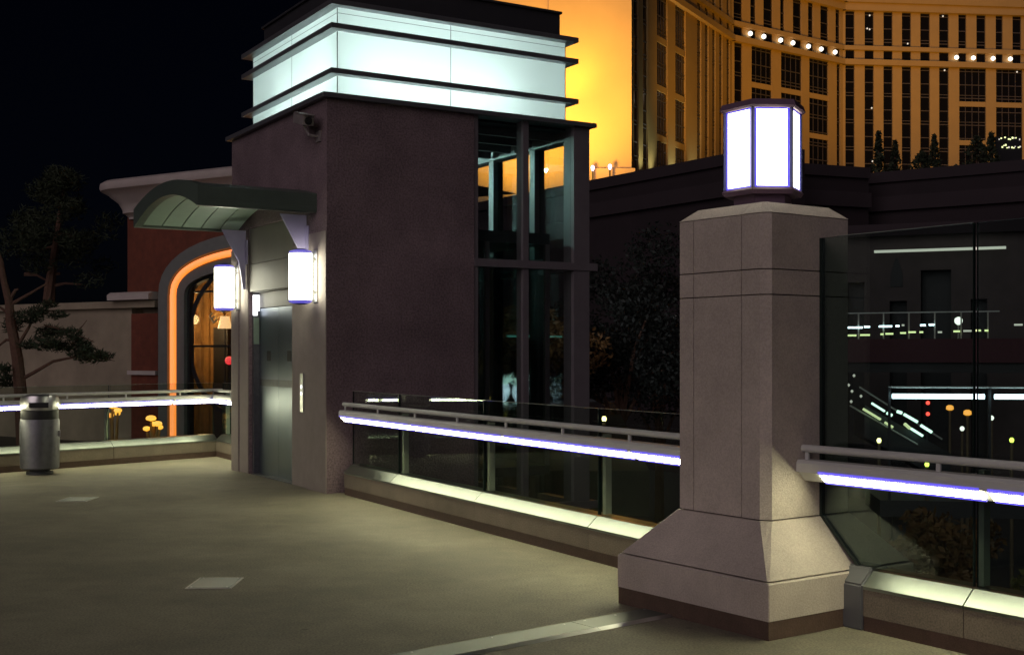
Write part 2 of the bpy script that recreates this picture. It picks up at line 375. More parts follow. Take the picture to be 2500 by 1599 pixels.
for z0, z1 in rows:
    for x0, x1 in ((X0 + g, xm - g / 2), (xm + g / 2, X1 - g)):
        B('glass_panel', 'frosted', tw, x0, x1, Y0, Y0 + .001, z0, z1); B('glass_panel', 'frosted', tw, x0, x1, Y1 - .001, Y1, z0, z1)
    for y0, y1 in ((Y0 + g, ym - g / 2), (ym + g / 2, Y1 - g)):
        B('glass_panel', 'frosted', tw, X0, X0 + .001, y0, y1, z0, z1); B('glass_panel', 'frosted', tw, X1 - .001, X1, y0, y1, z0, z1)
for x, y, w0, w1 in ((xm - .004, Y0 - .002, .008, .0015), (xm - .004, Y1 + .0005, .008, .0015), (X0 - .003, Y0 - .003, .009, .009), (X1 - .006, Y0 - .003, .009, .009), (X0 - .003, Y1 - .006, .009, .009), (X0 - .002, ym - .004, .0015, .008)):
    for z0, z1 in rows: B('panel_joint', 'slab_metal', tw, x, x + w0, y, y + w1, z0 + .001, z1 - .001)
for z in (5.5605,): MB().box(X0 - .002, X1 + .002, Y0 - .002, Y0 - .0002, z, z + .005).box(X0 - .002, X0 - .0002, Y0, Y1, z, z + .005).build('panel_joint', 'slab_metal', tw)
rb = B('roof_block', 'shade_black', tw, X0 + .12, X1 - .02, Y0 + .10, Y1 - .10, 5.686, 6.02)
B('roof_cap', 'dark_metal', rb, X0 + .09, X1 + .0, Y0 + .07, Y1 - .07, 6.021, 6.05)
for x in (.62, 1.0, 1.4, 1.8, 2.15, 2.45): lamp('box_tube_light', 'POINT', (x, .60, 4.93), 125, (.90, 1.0, .96), tw, shadow_soft_size=.1)
for y in (1.1, 1.6, 2.1): lamp('box_tube_light', 'POINT', (.60, y, 4.88), 55, (.90, 1.0, .96), tw, shadow_soft_size=.1)
for x, y in ((1.4, 2.6), (2.6, 2.6)): lamp('box_tube_light', 'POINT', (x, y, 5.05), 40, (.90, 1.0, .96), tw, shadow_soft_size=.1)
# arched canopy over the doors
cy0, cy1, cd = .29, 3.08, 1.4
def arc(z0, rise, n=20, ya=cy0, yb=cy1):
    return [(ya + (yb - ya) * i / n, z0 + rise * (1 - (2 * i / n - 1) ** 2)) for i in range(n + 1)]
out_, inn = arc(3.46, .18), arc(3.236, .24, ya=cy0 + .05, yb=cy1 - .05)
prof = [(cy0, 3.236)] + out_ + [(cy1, 3.236)] + list(reversed(inn))
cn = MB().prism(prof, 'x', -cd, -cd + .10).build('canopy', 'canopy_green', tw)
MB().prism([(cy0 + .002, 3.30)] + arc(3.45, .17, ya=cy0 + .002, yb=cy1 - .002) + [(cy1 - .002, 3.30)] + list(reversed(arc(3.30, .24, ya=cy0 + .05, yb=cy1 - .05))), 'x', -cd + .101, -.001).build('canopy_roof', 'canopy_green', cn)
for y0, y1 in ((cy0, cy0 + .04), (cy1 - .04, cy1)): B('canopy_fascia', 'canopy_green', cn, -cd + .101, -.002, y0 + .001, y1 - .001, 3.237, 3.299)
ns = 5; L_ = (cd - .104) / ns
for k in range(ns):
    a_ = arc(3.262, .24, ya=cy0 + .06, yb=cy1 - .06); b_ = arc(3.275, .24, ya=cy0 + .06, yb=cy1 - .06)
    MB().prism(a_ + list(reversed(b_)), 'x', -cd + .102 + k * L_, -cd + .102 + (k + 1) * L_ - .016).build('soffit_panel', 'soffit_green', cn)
for y in (cy0 + .006, cy1 - .03): B('drip_edge', 'cap_metal', cn, -cd + .002, -.003, y, y + .024, 3.225, 3.2365)
for y in (.60, 2.76):
    f_ = MB().prism([(-.006, 3.23), (-.33, 3.23), (-.10, 2.82), (-.04, 2.45), (-.006, 2.45)], 'y', y, y + .03).build('bracket_fin', 'lamplit_lavender', tw)
    B('bracket_plate', 'lamplit_lavender', f_, -.02, -.005, y - .08, y - .001, 2.78, 3.1)

# the lift car behind the glazing
car = thing('lift_car', 'dark tinted glass lift car inside the glazed tower corner', 'lift car', (*tl2w(2.05, .42), 0), TANG)
B('car_roof', 'dark_metal', car, 0, 1.25, 0, 2.4, 3.02, 3.16); B('car_floor', 'dark_metal', car, 0, 1.25, 0, 2.4, .02, .14)
for x, y in ((0, 0), (1.19, 0), (0, 2.34), (1.19, 2.34), (.28, 0)): B('car_post', 'frame_paint', car, x, x + .06, y, y + .06, .141, 3.019)
B('car_pane', 'car_glass', car, .06, 1.19, .02, .03, .141, 3.019); B('car_pane', 'car_glass', car, 1.21, 1.22, .06, 2.34, .141, 3.019)
B('car_pane', 'car_glass', car, .06, 1.19, 2.36, 2.37, .141, 3.019)
B('glowing_handrail', 'teal_light', car, .07, .45, 2.28, 2.31, 1.84, 1.87)  # rail given a teal glow of its own, though no lamp

# wall sconces
def sconce(y, label):
    p_ = tl2w(0, y); t_ = thing('wall_sconce', label, 'wall lamp', (p_.x, p_.y, 2.17), TANG, 'half round lamps beside the lift doors')
    B('mount_plate', 'steel', t_, -.03, -.001, -.07, .07, .02, .62)
    for z in (.12, .5): B('mount_arm', 'steel', t_, -.11, -.031, -.03, .03, z, z + .03)
    o = MB().lathe([(.118, .030), (.13, .05), (.13, .57), (.118, .590)], 28).build('lens', 'sconce_lens', t_, smooth=True); o.location = (-.20, 0, 0)
    for pr in ([(.134, .576), (.134, .592), (.118, .608), (.08, .616)], [(.08, .004), (.118, .012), (.134, .028), (.134, .044)]):
        o = MB().lathe(pr, 28).build('fringe_rim', 'blue_fringe_dim', t_, smooth=True); o.location = (-.20, 0, 0)  # added glowing ring imitating blue fringing round the lamp
    for pr in ([(.09, .6165), (.05, .632), (.02, .636)], [(.02, -.012), (.06, -.008), (.09, .0035)]):
        o = MB().lathe(pr, 20).build('lamp_cap', 'lantern_frame_glow_blue', t_, smooth=True); o.location = (-.20, 0, 0)
sconce(.30, 'glowing white wall lamp right of the lift doors, nearer the tower corner')
sconce(3.07, 'glowing white wall lamp left of the lift doors, in front of the arch')

# security camera high on the corner
p_ = tl2w(0, .22)
sc_ = thing('security_camera', 'boxy grey security camera under the eave at the tower corner', 'camera', (p_.x, p_.y, 4.16), TANG)
mx = Matrix.Translation((-.17, .06, .13)) @ Matrix.Rotation(R_(84), 4, 'Z') @ Matrix.Rotation(R_(-14), 4, 'Y')
def cbuild(mb, n, mt):
    o = mb.build(n, mt, sc_, bevel=0.004); o.matrix_local = mx; return o
cbuild(MB().box(-.20, .22, -.065, .065, -.055, .06), 'housing', 'camera_body')
cbuild(MB().box(-.25, .18, -.075, .075, .062, .074), 'sun_hood', 'camera_body')
e_ = MB().lathe([(.045, 0), (.045, .02), (.03, .021)], 16).build('lens', 'black', sc_); e_.matrix_local = mx @ Matrix.Translation((-.195, 0, 0)) @ Matrix.Rotation(R_(-90), 4, 'Y')
MB().tube([(-.001, 0, -.06), (-.12, 0.02, -.05), (-.17, .06, .08)], .018, 8).box(-.02, -.001, -.06, .06, -.12, 0).build('bracket', 'camera_body', sc_)

# ------------------------------------------------------------------ pillar with lantern
PO, PANG, PW, FL = Vector((1.4265, 6.8127)), 0.6191, 1.295, 0.272
PRv = Vector((math.cos(PANG), math.sin(PANG))); PLv = Vector((-math.sin(PANG), math.cos(PANG)))
pl = thing('stone_pillar', 'pale stone pillar with flared base and brown plinth carrying a lantern', 'pillar', (PO.x, PO.y, 0), PANG)
def octo(i, c, z, top=PW):
    a, b = i, top - i; d = min(c, .02)          # only the front corner is cut wide
    return [(a + c, a, z), (b - d, a, z), (b, a + d, z), (b, b - d, z), (b - d, b, z), (a + d, b, z), (a, b - d, z), (a, a + c, z)]
MB().box(.006, PW - .006, .006, PW - .006, 0, .106).build('plinth_base', 'brown_base', pl)
MB().loft([octo(0, .006, .107), octo(0, .006, .308), octo(.010, .008, .318)]).build('plinth', 'stone', pl)
MB().loft([octo(.05, .010, .3185), octo(.05, .010, .326)]).build('joint', 'stone_joint', pl)
MB().loft([octo(.016, .010, .3265), octo(.020, .012, .332), octo(FL - .012, .048, .606), octo(FL - .004, .05, .611)]).build('flared_base', 'stone', pl)
MB().loft([octo(FL + .016, .043, .6115), octo(FL + .016, .043, 2.425)]).build('shaft_core', 'stone_joint', pl)
SE0, SE1, c_ = FL, PW - FL, .05
rowz = ((.619, 1.943), (1.950, 2.094), (2.101, 2.427))
for z0, z1 in rowz:
    cols = (SE0 + c_, .468, .878, SE1 - .02)
    for k in range(3):
        B('cladding_panel', 'stone', pl, FL, FL + .0155, cols[k] + (.0035 if k else 0), cols[k + 1] - (.0035 if k < 2 else 0), z0, z1)
        B('cladding_panel', 'stone', pl, SE1 - .0155, SE1, cols[k] + (.0035 if k else 0), cols[k + 1] - (.0035 if k < 2 else 0), z0, z1)
    B('cladding_panel', 'stone', pl, SE0 + c_, SE1 - .02, FL, FL + .0155, z0, z1)
    B('cladding_panel', 'stone', pl, SE0 + .02, SE1 - .02, SE1 - .0155, SE1, z0, z1)
    for ax, ay, bx, by, nx, ny in ((SE0 + c_, SE0, SE0, SE0 + c_, 1, 1), (SE1 - .02, SE0, SE1, SE0 + .02, -1, 1), (SE0 + .02, SE1, SE0, SE1 - .02, 1, -1), (SE1 - .02, SE1, SE1, SE1 - .02, -1, -1)):
        k = .0105
        MB().prism([(ax, ay), (bx, by), (bx + nx * k, by + ny * k), (ax + nx * k, ay + ny * k)], 'z', z0, z1).build('corner_panel', 'stone', pl)
# cap in two pieces with a joint
def half(loop, y0, y1):
    return [(q[0], min(max(q[1], y0), y1), q[2]) for q in loop]
capA, capB = octo(FL - .003, .05, 2.431), octo(FL + .082, .02, 2.503)
ysplit = .468
for y0, y1 in ((0, ysplit - .002), (ysplit + .002, PW)):
    MB().loft([half(capA, y0, y1), half(capB, y0, y1)]).build('pillar_cap', 'stone', pl)

ctr = PO + (PRv + PLv) * PW / 2
ln = thing('hexagonal_lantern', 'large glowing white six-sided lantern standing on the stone pillar', 'lantern', (ctr.x, ctr.y, 2.504), R_(4))
def hexa(r, rot=0): return [(r * math.cos(R_(60 * k + rot)), r * math.sin(R_(60 * k + rot))) for k in range(6)]
MB().prism(hexa(.185), 'z', 0, .072).build('neck', 'lantern_frame', ln)
MB().loft([[(*q, .0725) for q in hexa(.245)], [(*q, .098) for q in hexa(.262)], [(*q, .112) for q in hexa(.25)]]).build('tray', 'lantern_frame', ln)
MB().loft([[(*q, .600) for q in hexa(.262)], [(*q, .612) for q in hexa(.275)], [(*q, .648) for q in hexa(.262)], [(*q, .665) for q in hexa(.17)], [(*q, .668) for q in hexa(.16)]]).build('roof', 'lantern_frame', ln)
hv = hexa(.236)
for k in range(6):
    p0, p1 = Vector(hv[k]), Vector(hv[(k + 1) % 6]); e = (p1 - p0).normalized(); n_ = Vector((e.y, -e.x))
    q0, q1 = p0 + e * .024, p1 - e * .024
    r0, r1 = p0 + e * .010, p1 - e * .010
    def quad(a, b, z0, z1, d0, d1): return MB().prism([tuple(a + n_ * d0), tuple(b + n_ * d0), tuple(b + n_ * d1), tuple(a + n_ * d1)], 'z', z0, z1)
    quad(q0, q1, .124, .590, -.004, .003).build('pane', 'lantern_pane', ln)
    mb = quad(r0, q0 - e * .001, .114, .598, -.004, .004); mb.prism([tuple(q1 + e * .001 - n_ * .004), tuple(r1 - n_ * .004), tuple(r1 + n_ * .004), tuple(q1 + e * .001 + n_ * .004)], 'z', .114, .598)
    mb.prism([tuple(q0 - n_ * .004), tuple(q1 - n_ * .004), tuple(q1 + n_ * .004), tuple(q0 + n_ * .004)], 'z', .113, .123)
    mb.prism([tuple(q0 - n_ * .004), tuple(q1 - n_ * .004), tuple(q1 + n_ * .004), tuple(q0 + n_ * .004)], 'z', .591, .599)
    mb.build('blue_fringe_glow', 'blue_fringe_glow', ln)  # added glowing border imitating blue fringing round each pane
    c0 = Vector(hexa(.240)[k])
    MB().tube([(c0.x, c0.y, .113), (c0.x, c0.y, .5995)], .012, 6).build('mullion', 'lantern_frame_glow_blue', ln)

# ------------------------------------------------------------------ glass railings
def railing(root, x0, x1, posts, gtop, gmat, rail0, rail1, glass_poly=None, light_gap=1.85, standoff0=None, kerb0=None, light0=None):
    """local x along the deck edge, y outward, z up"""
    k0 = x0 if kerb0 is None else kerb0
    cuts = [k0] + [p for p in posts if k0 + .1 < p < x1 - .1] + [x1]
    B('brown_base', 'brown_base', root, k0, x1, -.042, .19, 0, .085)
    for a, b in zip(cuts[:-1], cuts[1:]):
        B('kerb_panel', 'kerb_stone', root, a + .003, b - .003, -.05, .185, .086, .239)
        MB().prism([(-.054, .240), (-.054, .258), (.036, .338), (.19, .340), (.19, .240)], 'x', a + .004, b - .004).build('kerb_cap', 'cap_metal', root)
        if glass_poly and a == k0:
            o = MB().prism(glass_poly(a, b - .012), 'y', .050, .066).build('glass_panel', gmat, root)
        else:
            o = B('glass_panel', gmat, root, a + .012, b - .012, .050, .066, .347, gtop)
        B('glass_joint', 'glass_edge', o, b - .0115, b - .0055, .049, .067, .347, gtop)
        if gtop < 1.5: B('glass_top_edge', 'glass_top', o, a + .012, b - .012, .052, .064, gtop + .0005, gtop + .004)
    for p in posts:
        po = B('post', 'post_steel', root, p - .022, p + .022, .10, .155, .347, .97)
        B('bracket_arm', 'rail_paint', po, p - .012, p + .012, -.03, .099, .925, .955)
    MB().tube([(rail0, -.10, 1.03), (rail1, -.10, 1.03)], .0235, 12).build('handrail', 'rail_paint', root, smooth=True)
    so0 = rail0 + .05 if standoff0 is None else standoff0
    x = so0
    while x < rail1:
        B('standoff', 'rail_paint', root, x - .012, x + .012, -.107, -.093, .962, 1.012); x += .92
    MB().prism([(-.165, .893), (-.163, .945), (-.150, .964), (-.055, .964), (-.03, .945), (-.03, .86), (-.07, .835), (-.088, .835), (-.145, .893)], 'x', rail0, rail1).build('light_housing', 'rail_paint', root)
    x = light0 if light0 is not None else rail0 + .03; ln_ = light_gap - .05
    while x < rail1 - .1:
        e = min(x + ln_, rail1 - .02)
        lens = MB().prism([(-.148, .882), (-.141, .887), (-.104, .850), (-.108, .842)], 'x', x, e).build('light_strip', 'rail_lens', root)
        MB().prism([(-.168, .8935), (-.168, .905), (-.1652, .905), (-.1652, .8925), (-.1415, .8875), (-.1485, .8825)], 'x', x, e).build('fringe_strip', 'blue_fringe_glow', lens)  # added glowing strips above and below the lens imitate blue fringing
        MB().prism([(-.108, .8415), (-.1035, .8495), (-.0885, .8345), (-.098, .829)], 'x', x, e).build('fringe_strip', 'blue_fringe_glow', lens)
        x += light_gap
r1 = thing('glass_railing', 'low glass railing with long lit handrail between the elevator tower and the stone pillar', 'railing', (KA.x, KA.y, 0), KRZ)
railing(r1, 0.0, 6.72, [1.28, 3.16, 5.05], 1.17, 'rail_glass', .12, 6.80, light_gap=1.88, standoff0=.16)
r2 = thing('glass_windscreen_railing', 'tall glass windscreen and lit handrail to the right of the stone pillar', 'railing', (K2.x, K2.y, 0), K2RZ)
def pil_t(off, ylocal):    # where the line at outward offset off meets the pillar's right side
    for k in range(4000):
        t_ = 6.0 + k * .001; q = K2 + K2D * t_ + K2N * off - PO
        if t_ > 6.6 and q.dot(PLv) < ylocal: return t_
gs, gp = pil_t(.058, FL), pil_t(.058, 0)
def gpoly(a, b):
    return [(gp + .03, .347), (b, .347), (b, 2.30), (gs + .02, 2.30), (gs + .02, .625)]
kp = pil_t(-.05, 0)
railing(r2, kp + .02, 15.0, [8.28, 10.16, 12.04, 13.92], 2.30, 'tall_glass', pil_t(-.10, FL) - .1, 15.0, glass_poly=gpoly, light_gap=1.12, standoff0=pil_t(-.10, FL) + .03, kerb0=kp + .13, light0=pil_t(-.10, FL) + .17)
# dark seal where the glass meets the pillar, and the polished top edge
MB().prism([(gs - .006, .62), (gs + .0195, .625), (gs + .0195, 2.30), (gs - .006, 2.30)], 'y', .044, .072).build('glass_seal', 'glass_edge', r2)
MB().prism([(gp + .004, .35), (gp + .0295, .35), (gs + .0195, .6245), (gs - .006, .6195)], 'y', .044, .072).build('glass_seal', 'glass_edge', r2)
B('glass_top_edge', 'glass_top', r2, gs + .13, 8.265, .052, .064, 2.3005, 2.305)
MB().prism([(-.058, 0), (-.058, .262), (.036, .352), (.19, .352), (.19, 0)], 'x', kp - .08, kp + .128).build('kerb_end', 'slab_metal', r2, bevel=.01)
r3o = LK - LD * 12
r3 = thing('glass_railing', 'far lit glass railing along the left edge of the deck behind the litter bin', 'railing', (r3o.x, r3o.y, 0), LRZ)
railing(r3, 0, 11.96, [.9 + 1.85 * k for k in range(6)], 1.14, 'rail_glass', 0, 12.0, light_gap=1.85, standoff0=.2)
r4 = thing('glass_railing', 'short return of lit glass railing running into the elevator tower', 'railing', (LK.x, LK.y, 0), KRZ)
railing(r4, 0.06, 2.4, [.1], 1.14, 'rail_glass', .05, 2.4, light_gap=1.9)

# ------------------------------------------------------------------ things on the deck
def plate(u0, u1, v0, v1, label):
    y0, y1 = H * F / (v1 - HOR), H * F / (v0 - HOR); ym_ = (y0 + y1) / 2
    xm_ = ((u0 + u1) / 2 - CX) / F * ym_; wd = (u1 - u0) / F * ym_
    t_ = thing('floor_plate', label, 'floor plate', (xm_, ym_, 0), 0, 'flush metal plates in the deck')
    B('plate', 'plate_metal', t_, -wd / 2 + .015, wd / 2 - .015, -.19, .19, .001, .007)
    MB().box(-wd / 2, wd / 2, -.205, -.1905, .001, .005).box(-wd / 2, wd / 2, .1905, .205, .001, .005).box(-wd / 2, -wd / 2 + .0145, -.19, .19, .001, .005).box(wd / 2 - .0145, wd / 2, -.19, .19, .001, .005).build('rim', 'post_steel', t_)
    for sx in (-1, 1):
        for sy in (-1, 1): MB().lathe([(.008, .0071), (.006, .009)], 8, (sx * (wd / 2 - .035), sy * .165)).build('screw', 'steel', t_)
plate(152, 226, 1214, 1225, 'small pale metal plate flush in the deck near the litter bin')
plate(470, 580, 1409, 1439, 'pale metal plate flush in the middle of the deck')
ej = thing('expansion_joint', 'long metal expansion joint plate crossing the deck to the pillar foot', 'floor joint', (0.93, 7.62, 0), math.atan2(.48, .60))
for a, b in ((-.66, 0.0), (-1.9, -.664), (-3.2, -1.904)):
    pt = B('cover_plate', 'plate_metal', ej, a, b, -.12, .10, .002, .008)
    MB().prism([(-.165, .002), (-.1205, .002), (-.1205, .012), (-.13, .014)], 'x', a, b).build('bevel_strip', 'steel', pt)
    for x in (a + .08, (a + b) / 2, b - .08): MB().lathe([(.009, .0081), (.006, .010)], 8, (x, .07)).build('screw', 'steel', pt)

bn = at(97, 1155, 4790 / (1157 - HOR))
lb = thing('litter_bin', 'round stainless steel litter bin with dark slotted hood by the left railing', 'litter bin', (bn.x, bn.y, 0), R_(18))
MB().lathe([(.17, 0.0), (.17, .04), (.13, .045), (.13, .07)], 24).build('foot', 'dark_metal', lb, smooth=True)
MB().lathe([(.225, .071), (.245, .09), (.25, .40), (.25, .70), (.24, .73)], 28).build('body', 'steel_brushed', lb, smooth=True)
MB().lathe([(.232, .731), (.236, .75), (.236, .845), (.230, .85)], 28).build('collar', 'black', lb, smooth=True)
MB().lathe([(.238, .851), (.242, .87), (.242, 1.0), (.225, 1.04), (.12, 1.055)], 28).build('hood', 'steel', lb, smooth=True)
MB().box(-.12, .12, -.246, -.2, .885, .955).build('slot', 'black', lb)
B('lock_plate', 'steel', lb, .20, .26, -.10, -.04, .50, .58)

# ------------------------------------------------------------------ building with the arch (left)
BP = Plane((at(377, 800, 25).x, 25), (at(377, 800, 25).x + .848, 25 - .53))
lbld = thing('arched_building', 'red and cream building with curved cornice and orange neon arch behind the left railing', 'building', (BP.o.x, BP.o.y, 0), BP.rz)
S, Z = BP.s_, BP.z_
z_cop0, z_cop1 = Z(300, 752), Z(300, 735)
s_l = S(302)
B('cream_wall', 'cream', lbld, -30, S(310), .12, .5, -.28, z_cop0)
B('cream_wall', 'cream', lbld, S(310), S(377), .12, .5, -.28, Z(340, 905))
B('coping', 'cream', lbld, -30, S(377), 0.0, .52, z_cop0 + .001, z_cop1)
zr0, zr1 = Z(340, 713), Z(302, 530)
MB().prism([(-.16, zr0 - .16), (-.16, zr0 - .05), (-.08, zr0), (.5, zr0), (.5, zr0 - .16)], 'x', S(276), S(377)).build('moulding', 'cornice_cream', lbld)
B('red_panel', 'red_stucco', lbld, S(312), S(377), .09, .119, Z(340, 905), z_cop0 - .12)
B('panel_sill', 'cornice_cream', lbld, S(308), S(377), .02, .119, Z(340, 915), Z(340, 905) - .001)
B('red_panel', 'red_stucco', lbld, S(312), S(377), .09, .119, -.28, Z(340, 915) - .001)
# cornice: moulded profile carried round the corner
zc0 = Z(302, 536); zc1 = Z(282, 446)
hh = zc1 - zc0
cprof = [(0.0, zc0), (.05, zc0), (.05, zc0 + .05 * hh), (.11, zc0 + .14 * hh), (.14, zc0 + .15 * hh), (.15, zc0 + .25 * hh), (.21, zc0 + .42 * hh), (.34, zc0 + .58 * hh), (.36, zc0 + .62 * hh), (.48, zc0 + .72 * hh), (.50, zc0 + .80 * hh), (.49, zc0 + .90 * hh), (.42, zc0 + .97 * hh), (.30, zc0 + hh)]
cprof = [(o * 1.3, z) for o, z in cprof]; mbc = MB(); CR = .22; NA = 8
for o, z in cprof:
    mbc.v.append((5.0, .10 - o, z))
    for i in range(NA + 1):
        a_ = R_(-90 - 90 * i / NA); mbc.v.append((s_l + CR + (CR + o) * math.cos(a_), .10 + CR + (CR + o) * math.sin(a_), z))
    mbc.v.append((s_l - o, 6, z))
NW = NA + 3
for i in range(len(cprof) - 1):
    for k in range(NW - 1): mbc.f.append((NW * i + k, NW * i + k + 1, NW * i + NW + k + 1, NW * i + NW + k))
mbc.v += [(5.0, 6, zc1)]; mbc.f.append(tuple(range(NW * (len(cprof) - 1), NW * len(cprof))) + (len(mbc.v) - 1,))
mbc.build('cornice', 'cornice_cream', lbld, smooth=True)
# arch
s_n = S(419); a_h = S(648) - s_n; sc0 = s_n + a_h; zsp = Z(419, 722); ztop = Z(600, 611); rise = ztop - zsp
def archpath(off, n=22, z0=-.28):
    pth = [(sc0 - a_h - off, z0)]
    for i in range(n + 1):
        th = math.pi * i / n; c, s__ = math.cos(th), math.sin(th); ex = 2 / 2.35
        pth.append((sc0 - (a_h + off) * math.copysign(abs(c) ** ex, c), zsp + (rise + off) * abs(s__) ** ex))
    pth.append((sc0 + a_h + off, z0)); return pth
ah = [q for q in archpath(.33, 30) if q[1] >= zr0 + .02 and q[0] < 4.9]
MB().prism([(s_l, zr0), (ah[0][0], zr0)] + ah + [(4.95, ah[-1][1]), (5.0, zr1 + .1), (s_l, zr1 + .1)], 'y', .10, .40).build('red_wall', 'red_stucco', lbld)
B('red_wall', 'red_stucco', lbld, s_l, s_l + .3, .401, 6, zr0, zr1 + .1)
def band(o0, o1, y0, y1, name, mt):
    A_, B_ = archpath(o0), archpath(o1); mb = MB(); n = len(A_)
    for (p, q) in zip(A_, B_): mb.v += [(p[0], y0, p[1]), (q[0], y0, q[1]), (q[0], y1, q[1]), (p[0], y1, p[1])]
    for i in range(n - 1):
        for k in range(4): mb.f.append((4 * i + k, 4 * i + (k + 1) % 4, 4 * i + 4 + (k + 1) % 4, 4 * i + 4 + k))
    return mb.build(name, mt, lbld)
band(.10, .37, -.02, .3, 'arch_surround', 'arch_grey')
band(-.10, .099, .10, .22, 'arch_channel', 'arch_grey')
band(-.32, -.101, .03, .20, 'arch_reveal', 'arch_grey')
band(-.38, -.321, .12, .24, 'window_frame', 'black')
npth = archpath(0.0, 40)
MB().tube([(p[0], .04, p[1]) for p in npth], .066, 10).build('neon_tube', 'neon_orange', lbld, smooth=True)
class OffPlane(Plane):
    def __init__(s, base, off):
        s.d = base.d; s.rz = base.rz; s.o = base.o + Vector((-base.d.y, base.d.x)) * off; s.len = base.len
B5, B9, B18 = OffPlane(BP, .20), OffPlane(BP, .9), OffPlane(BP, 1.8)
# shop window: back wall of wood, dark boards, glass, ring with letters
B('shop_back', 'wood', lbld, s_l + .35, 4.9, 1.9, 2.0, -.28, 4.4)
B('shop_ceiling', 'wood', lbld, s_l + .35, 4.9, .75, 1.899, 4.0, 4.1)
B('shop_side', 'wood', lbld, s_l + .305, s_l + .345, .43, 2.0, -.28, 4.4)
B('inner_wall', 'cream', lbld, s_l + .02, s_n - .30, .42, .48, -.28, zr1 - .1)
for k in range(8): B('wood_post', 'wood', lbld, s_l + .5 + k * .45, s_l + .56 + k * .45, 1.84, 1.899, -.28, 4.0)
for u0, u1 in ((525, 560), (610, 640)): B('dark_board', 'black', lbld, B18.s_(u0), B18.s_(u1), 1.75, 1.89, -.28, B18.z_(u0, 800))
B('shop_glass', 'clear_glass', lbld, sc0 - a_h + .33, sc0 + a_h - .33, .25, .256, -.28, ztop - .2)
for v in (712, 845): B('window_bar', 'black', lbld, sc0 - a_h + .35, sc0 + a_h - .35, .21, .249, B5.z_(500, v) - .02, B5.z_(500, v) + .02)
rc = (B5.s_(596), B5.z_(596, 832)); rr_ = B5.s_(596) - B5.s_(467)
ring = MB(); n = 40
for k in range(n + 1):
    th = 2 * math.pi * k / n
    for r_, y in ((rr_, .17), (rr_ + .09, .17), (rr_ + .09, .20), (rr_, .20)): ring.v.append((rc[0] + r_ * math.cos(th), y, rc[1] + r_ * math.sin(th)))
for k in range(n):
    for j in range(4): ring.f.append((4 * k + j, 4 * k + (j + 1) % 4, 4 * k + 4 + (j + 1) % 4, 4 * k + 4 + j))
ring.build('sign_ring', 'black', lbld)
def letter(ch, u, v, size, rot):
    c = bpy.data.curves.new('letter', 'FONT'); c.body = ch; c.size = size; c.extrude = .012; c.align_x = 'CENTER'; c.align_y = 'CENTER'
    o = bpy.data.objects.new('letter', c); COL.objects.link(o)
    dg = bpy.context.evaluated_depsgraph_get(); me = bpy.data.meshes.new_from_object(o.evaluated_get(dg)); bpy.data.objects.remove(o)
    me.materials.clear(); me.materials.append(M('gold_letter'))
    o = bpy.data.objects.new('letter', me); COL.objects.link(o); o.parent = lbld
    o.matrix_local = Matrix.Translation((B5.s_(u), .19, B5.z_(u, v))) @ Matrix.Rotation(rot, 4, 'Y') @ Matrix.Rotation(R_(90), 4, 'X')
letter('E', 521, 778, .30, R_(-40)); letter('S', 545, 752, .30, R_(-22))
# lit things in the shop
sl_ = thing('table_lamp', 'warm glowing lamp shade inside the arched window', 'lamp', (*(BP.o + BP.d * B9.s_(549)), -.28), BP.rz)
lz = B9.z_(549, 802) + .28
MB().lathe([(.14, lz), (.09, lz + .25)], 16, (0, .9)).build('lamp_shade', 'lamp_warm', sl_, smooth=True)
MB().lathe([(.12, 0), (.12, .02), (.015, .03), (.015, lz - .001)], 12, (0, .9)).build('lamp_stand', 'dark_metal', sl_)
lamp('shop_fill_light', 'POINT', (-1.0, 1.0, lz + .2), 95, (1, .62, .28), sl_, shadow_soft_size=.1)  # unseen fill light set apart from the lamp to brighten the wood
rl_ = thing('red_lamp', 'round red lamp glowing inside the arched window', 'lamp', (*(BP.o + BP.d * B9.s_(564)), -.28), BP.rz)
lz = B9.z_(564, 880) + .28
MB().lathe([(.02, lz - .085), (.07, lz - .06), (.09, lz), (.07, lz + .06), (.02, lz + .085)], 16, (0, .85)).build('globe', 'lamp_red', rl_, smooth=True)
MB().lathe([(.08, 0), (.08, .02), (.012, .03), (.012, lz - .086)], 10, (0, .85)).build('stand', 'dark_metal', rl_)

# mushroom path lamps
def mushrooms(u0, caps, y, label):
    g0 = at(u0, 1000, y)
    t_ = thing('mushroom_lamp', label, 'garden lamp', (g0.x, g0.y, -.28), 0, 'gold mushroom lamps behind the left railing')
    for (u, v, r) in caps:
        q = at(u, v, y) - Vector((g0.x, g0.y, -.28)); z = q.z; x = q.x; yy = (r * 3) % .2 - .1
        MB().tube([(x * .3, yy * .3, 0), (x * .75, yy, z * .6), (x, yy, z - .02)], [.03, .022, .018], 8).build('stem', 'lamp_stem', t_)
        MB().lathe([(r * .25, z - .05), (r * .9, z - .03), (r, z), (r * .75, z + r * .35), (r * .3, z + r * .5)], 14, (x, yy)).build('cap', 'mushroom_gold', t_, smooth=True)
mat('lamp_stem', (.28, .17, .06), .6)
mushrooms(278, [(276, 990, .085), (292, 1000, .07), (266, 1013, .06), (285, 1008, .05)], 21, 'taller cluster of gold glowing mushroom lamps, the left of two')
mushrooms(370, [(370, 1020, .09), (387, 1033, .08), (354, 1046, .065), (388, 1042, .055), (372, 1034, .06)], 20.6, 'shorter cluster of gold glowing mushroom lamps nearest the neon arch')

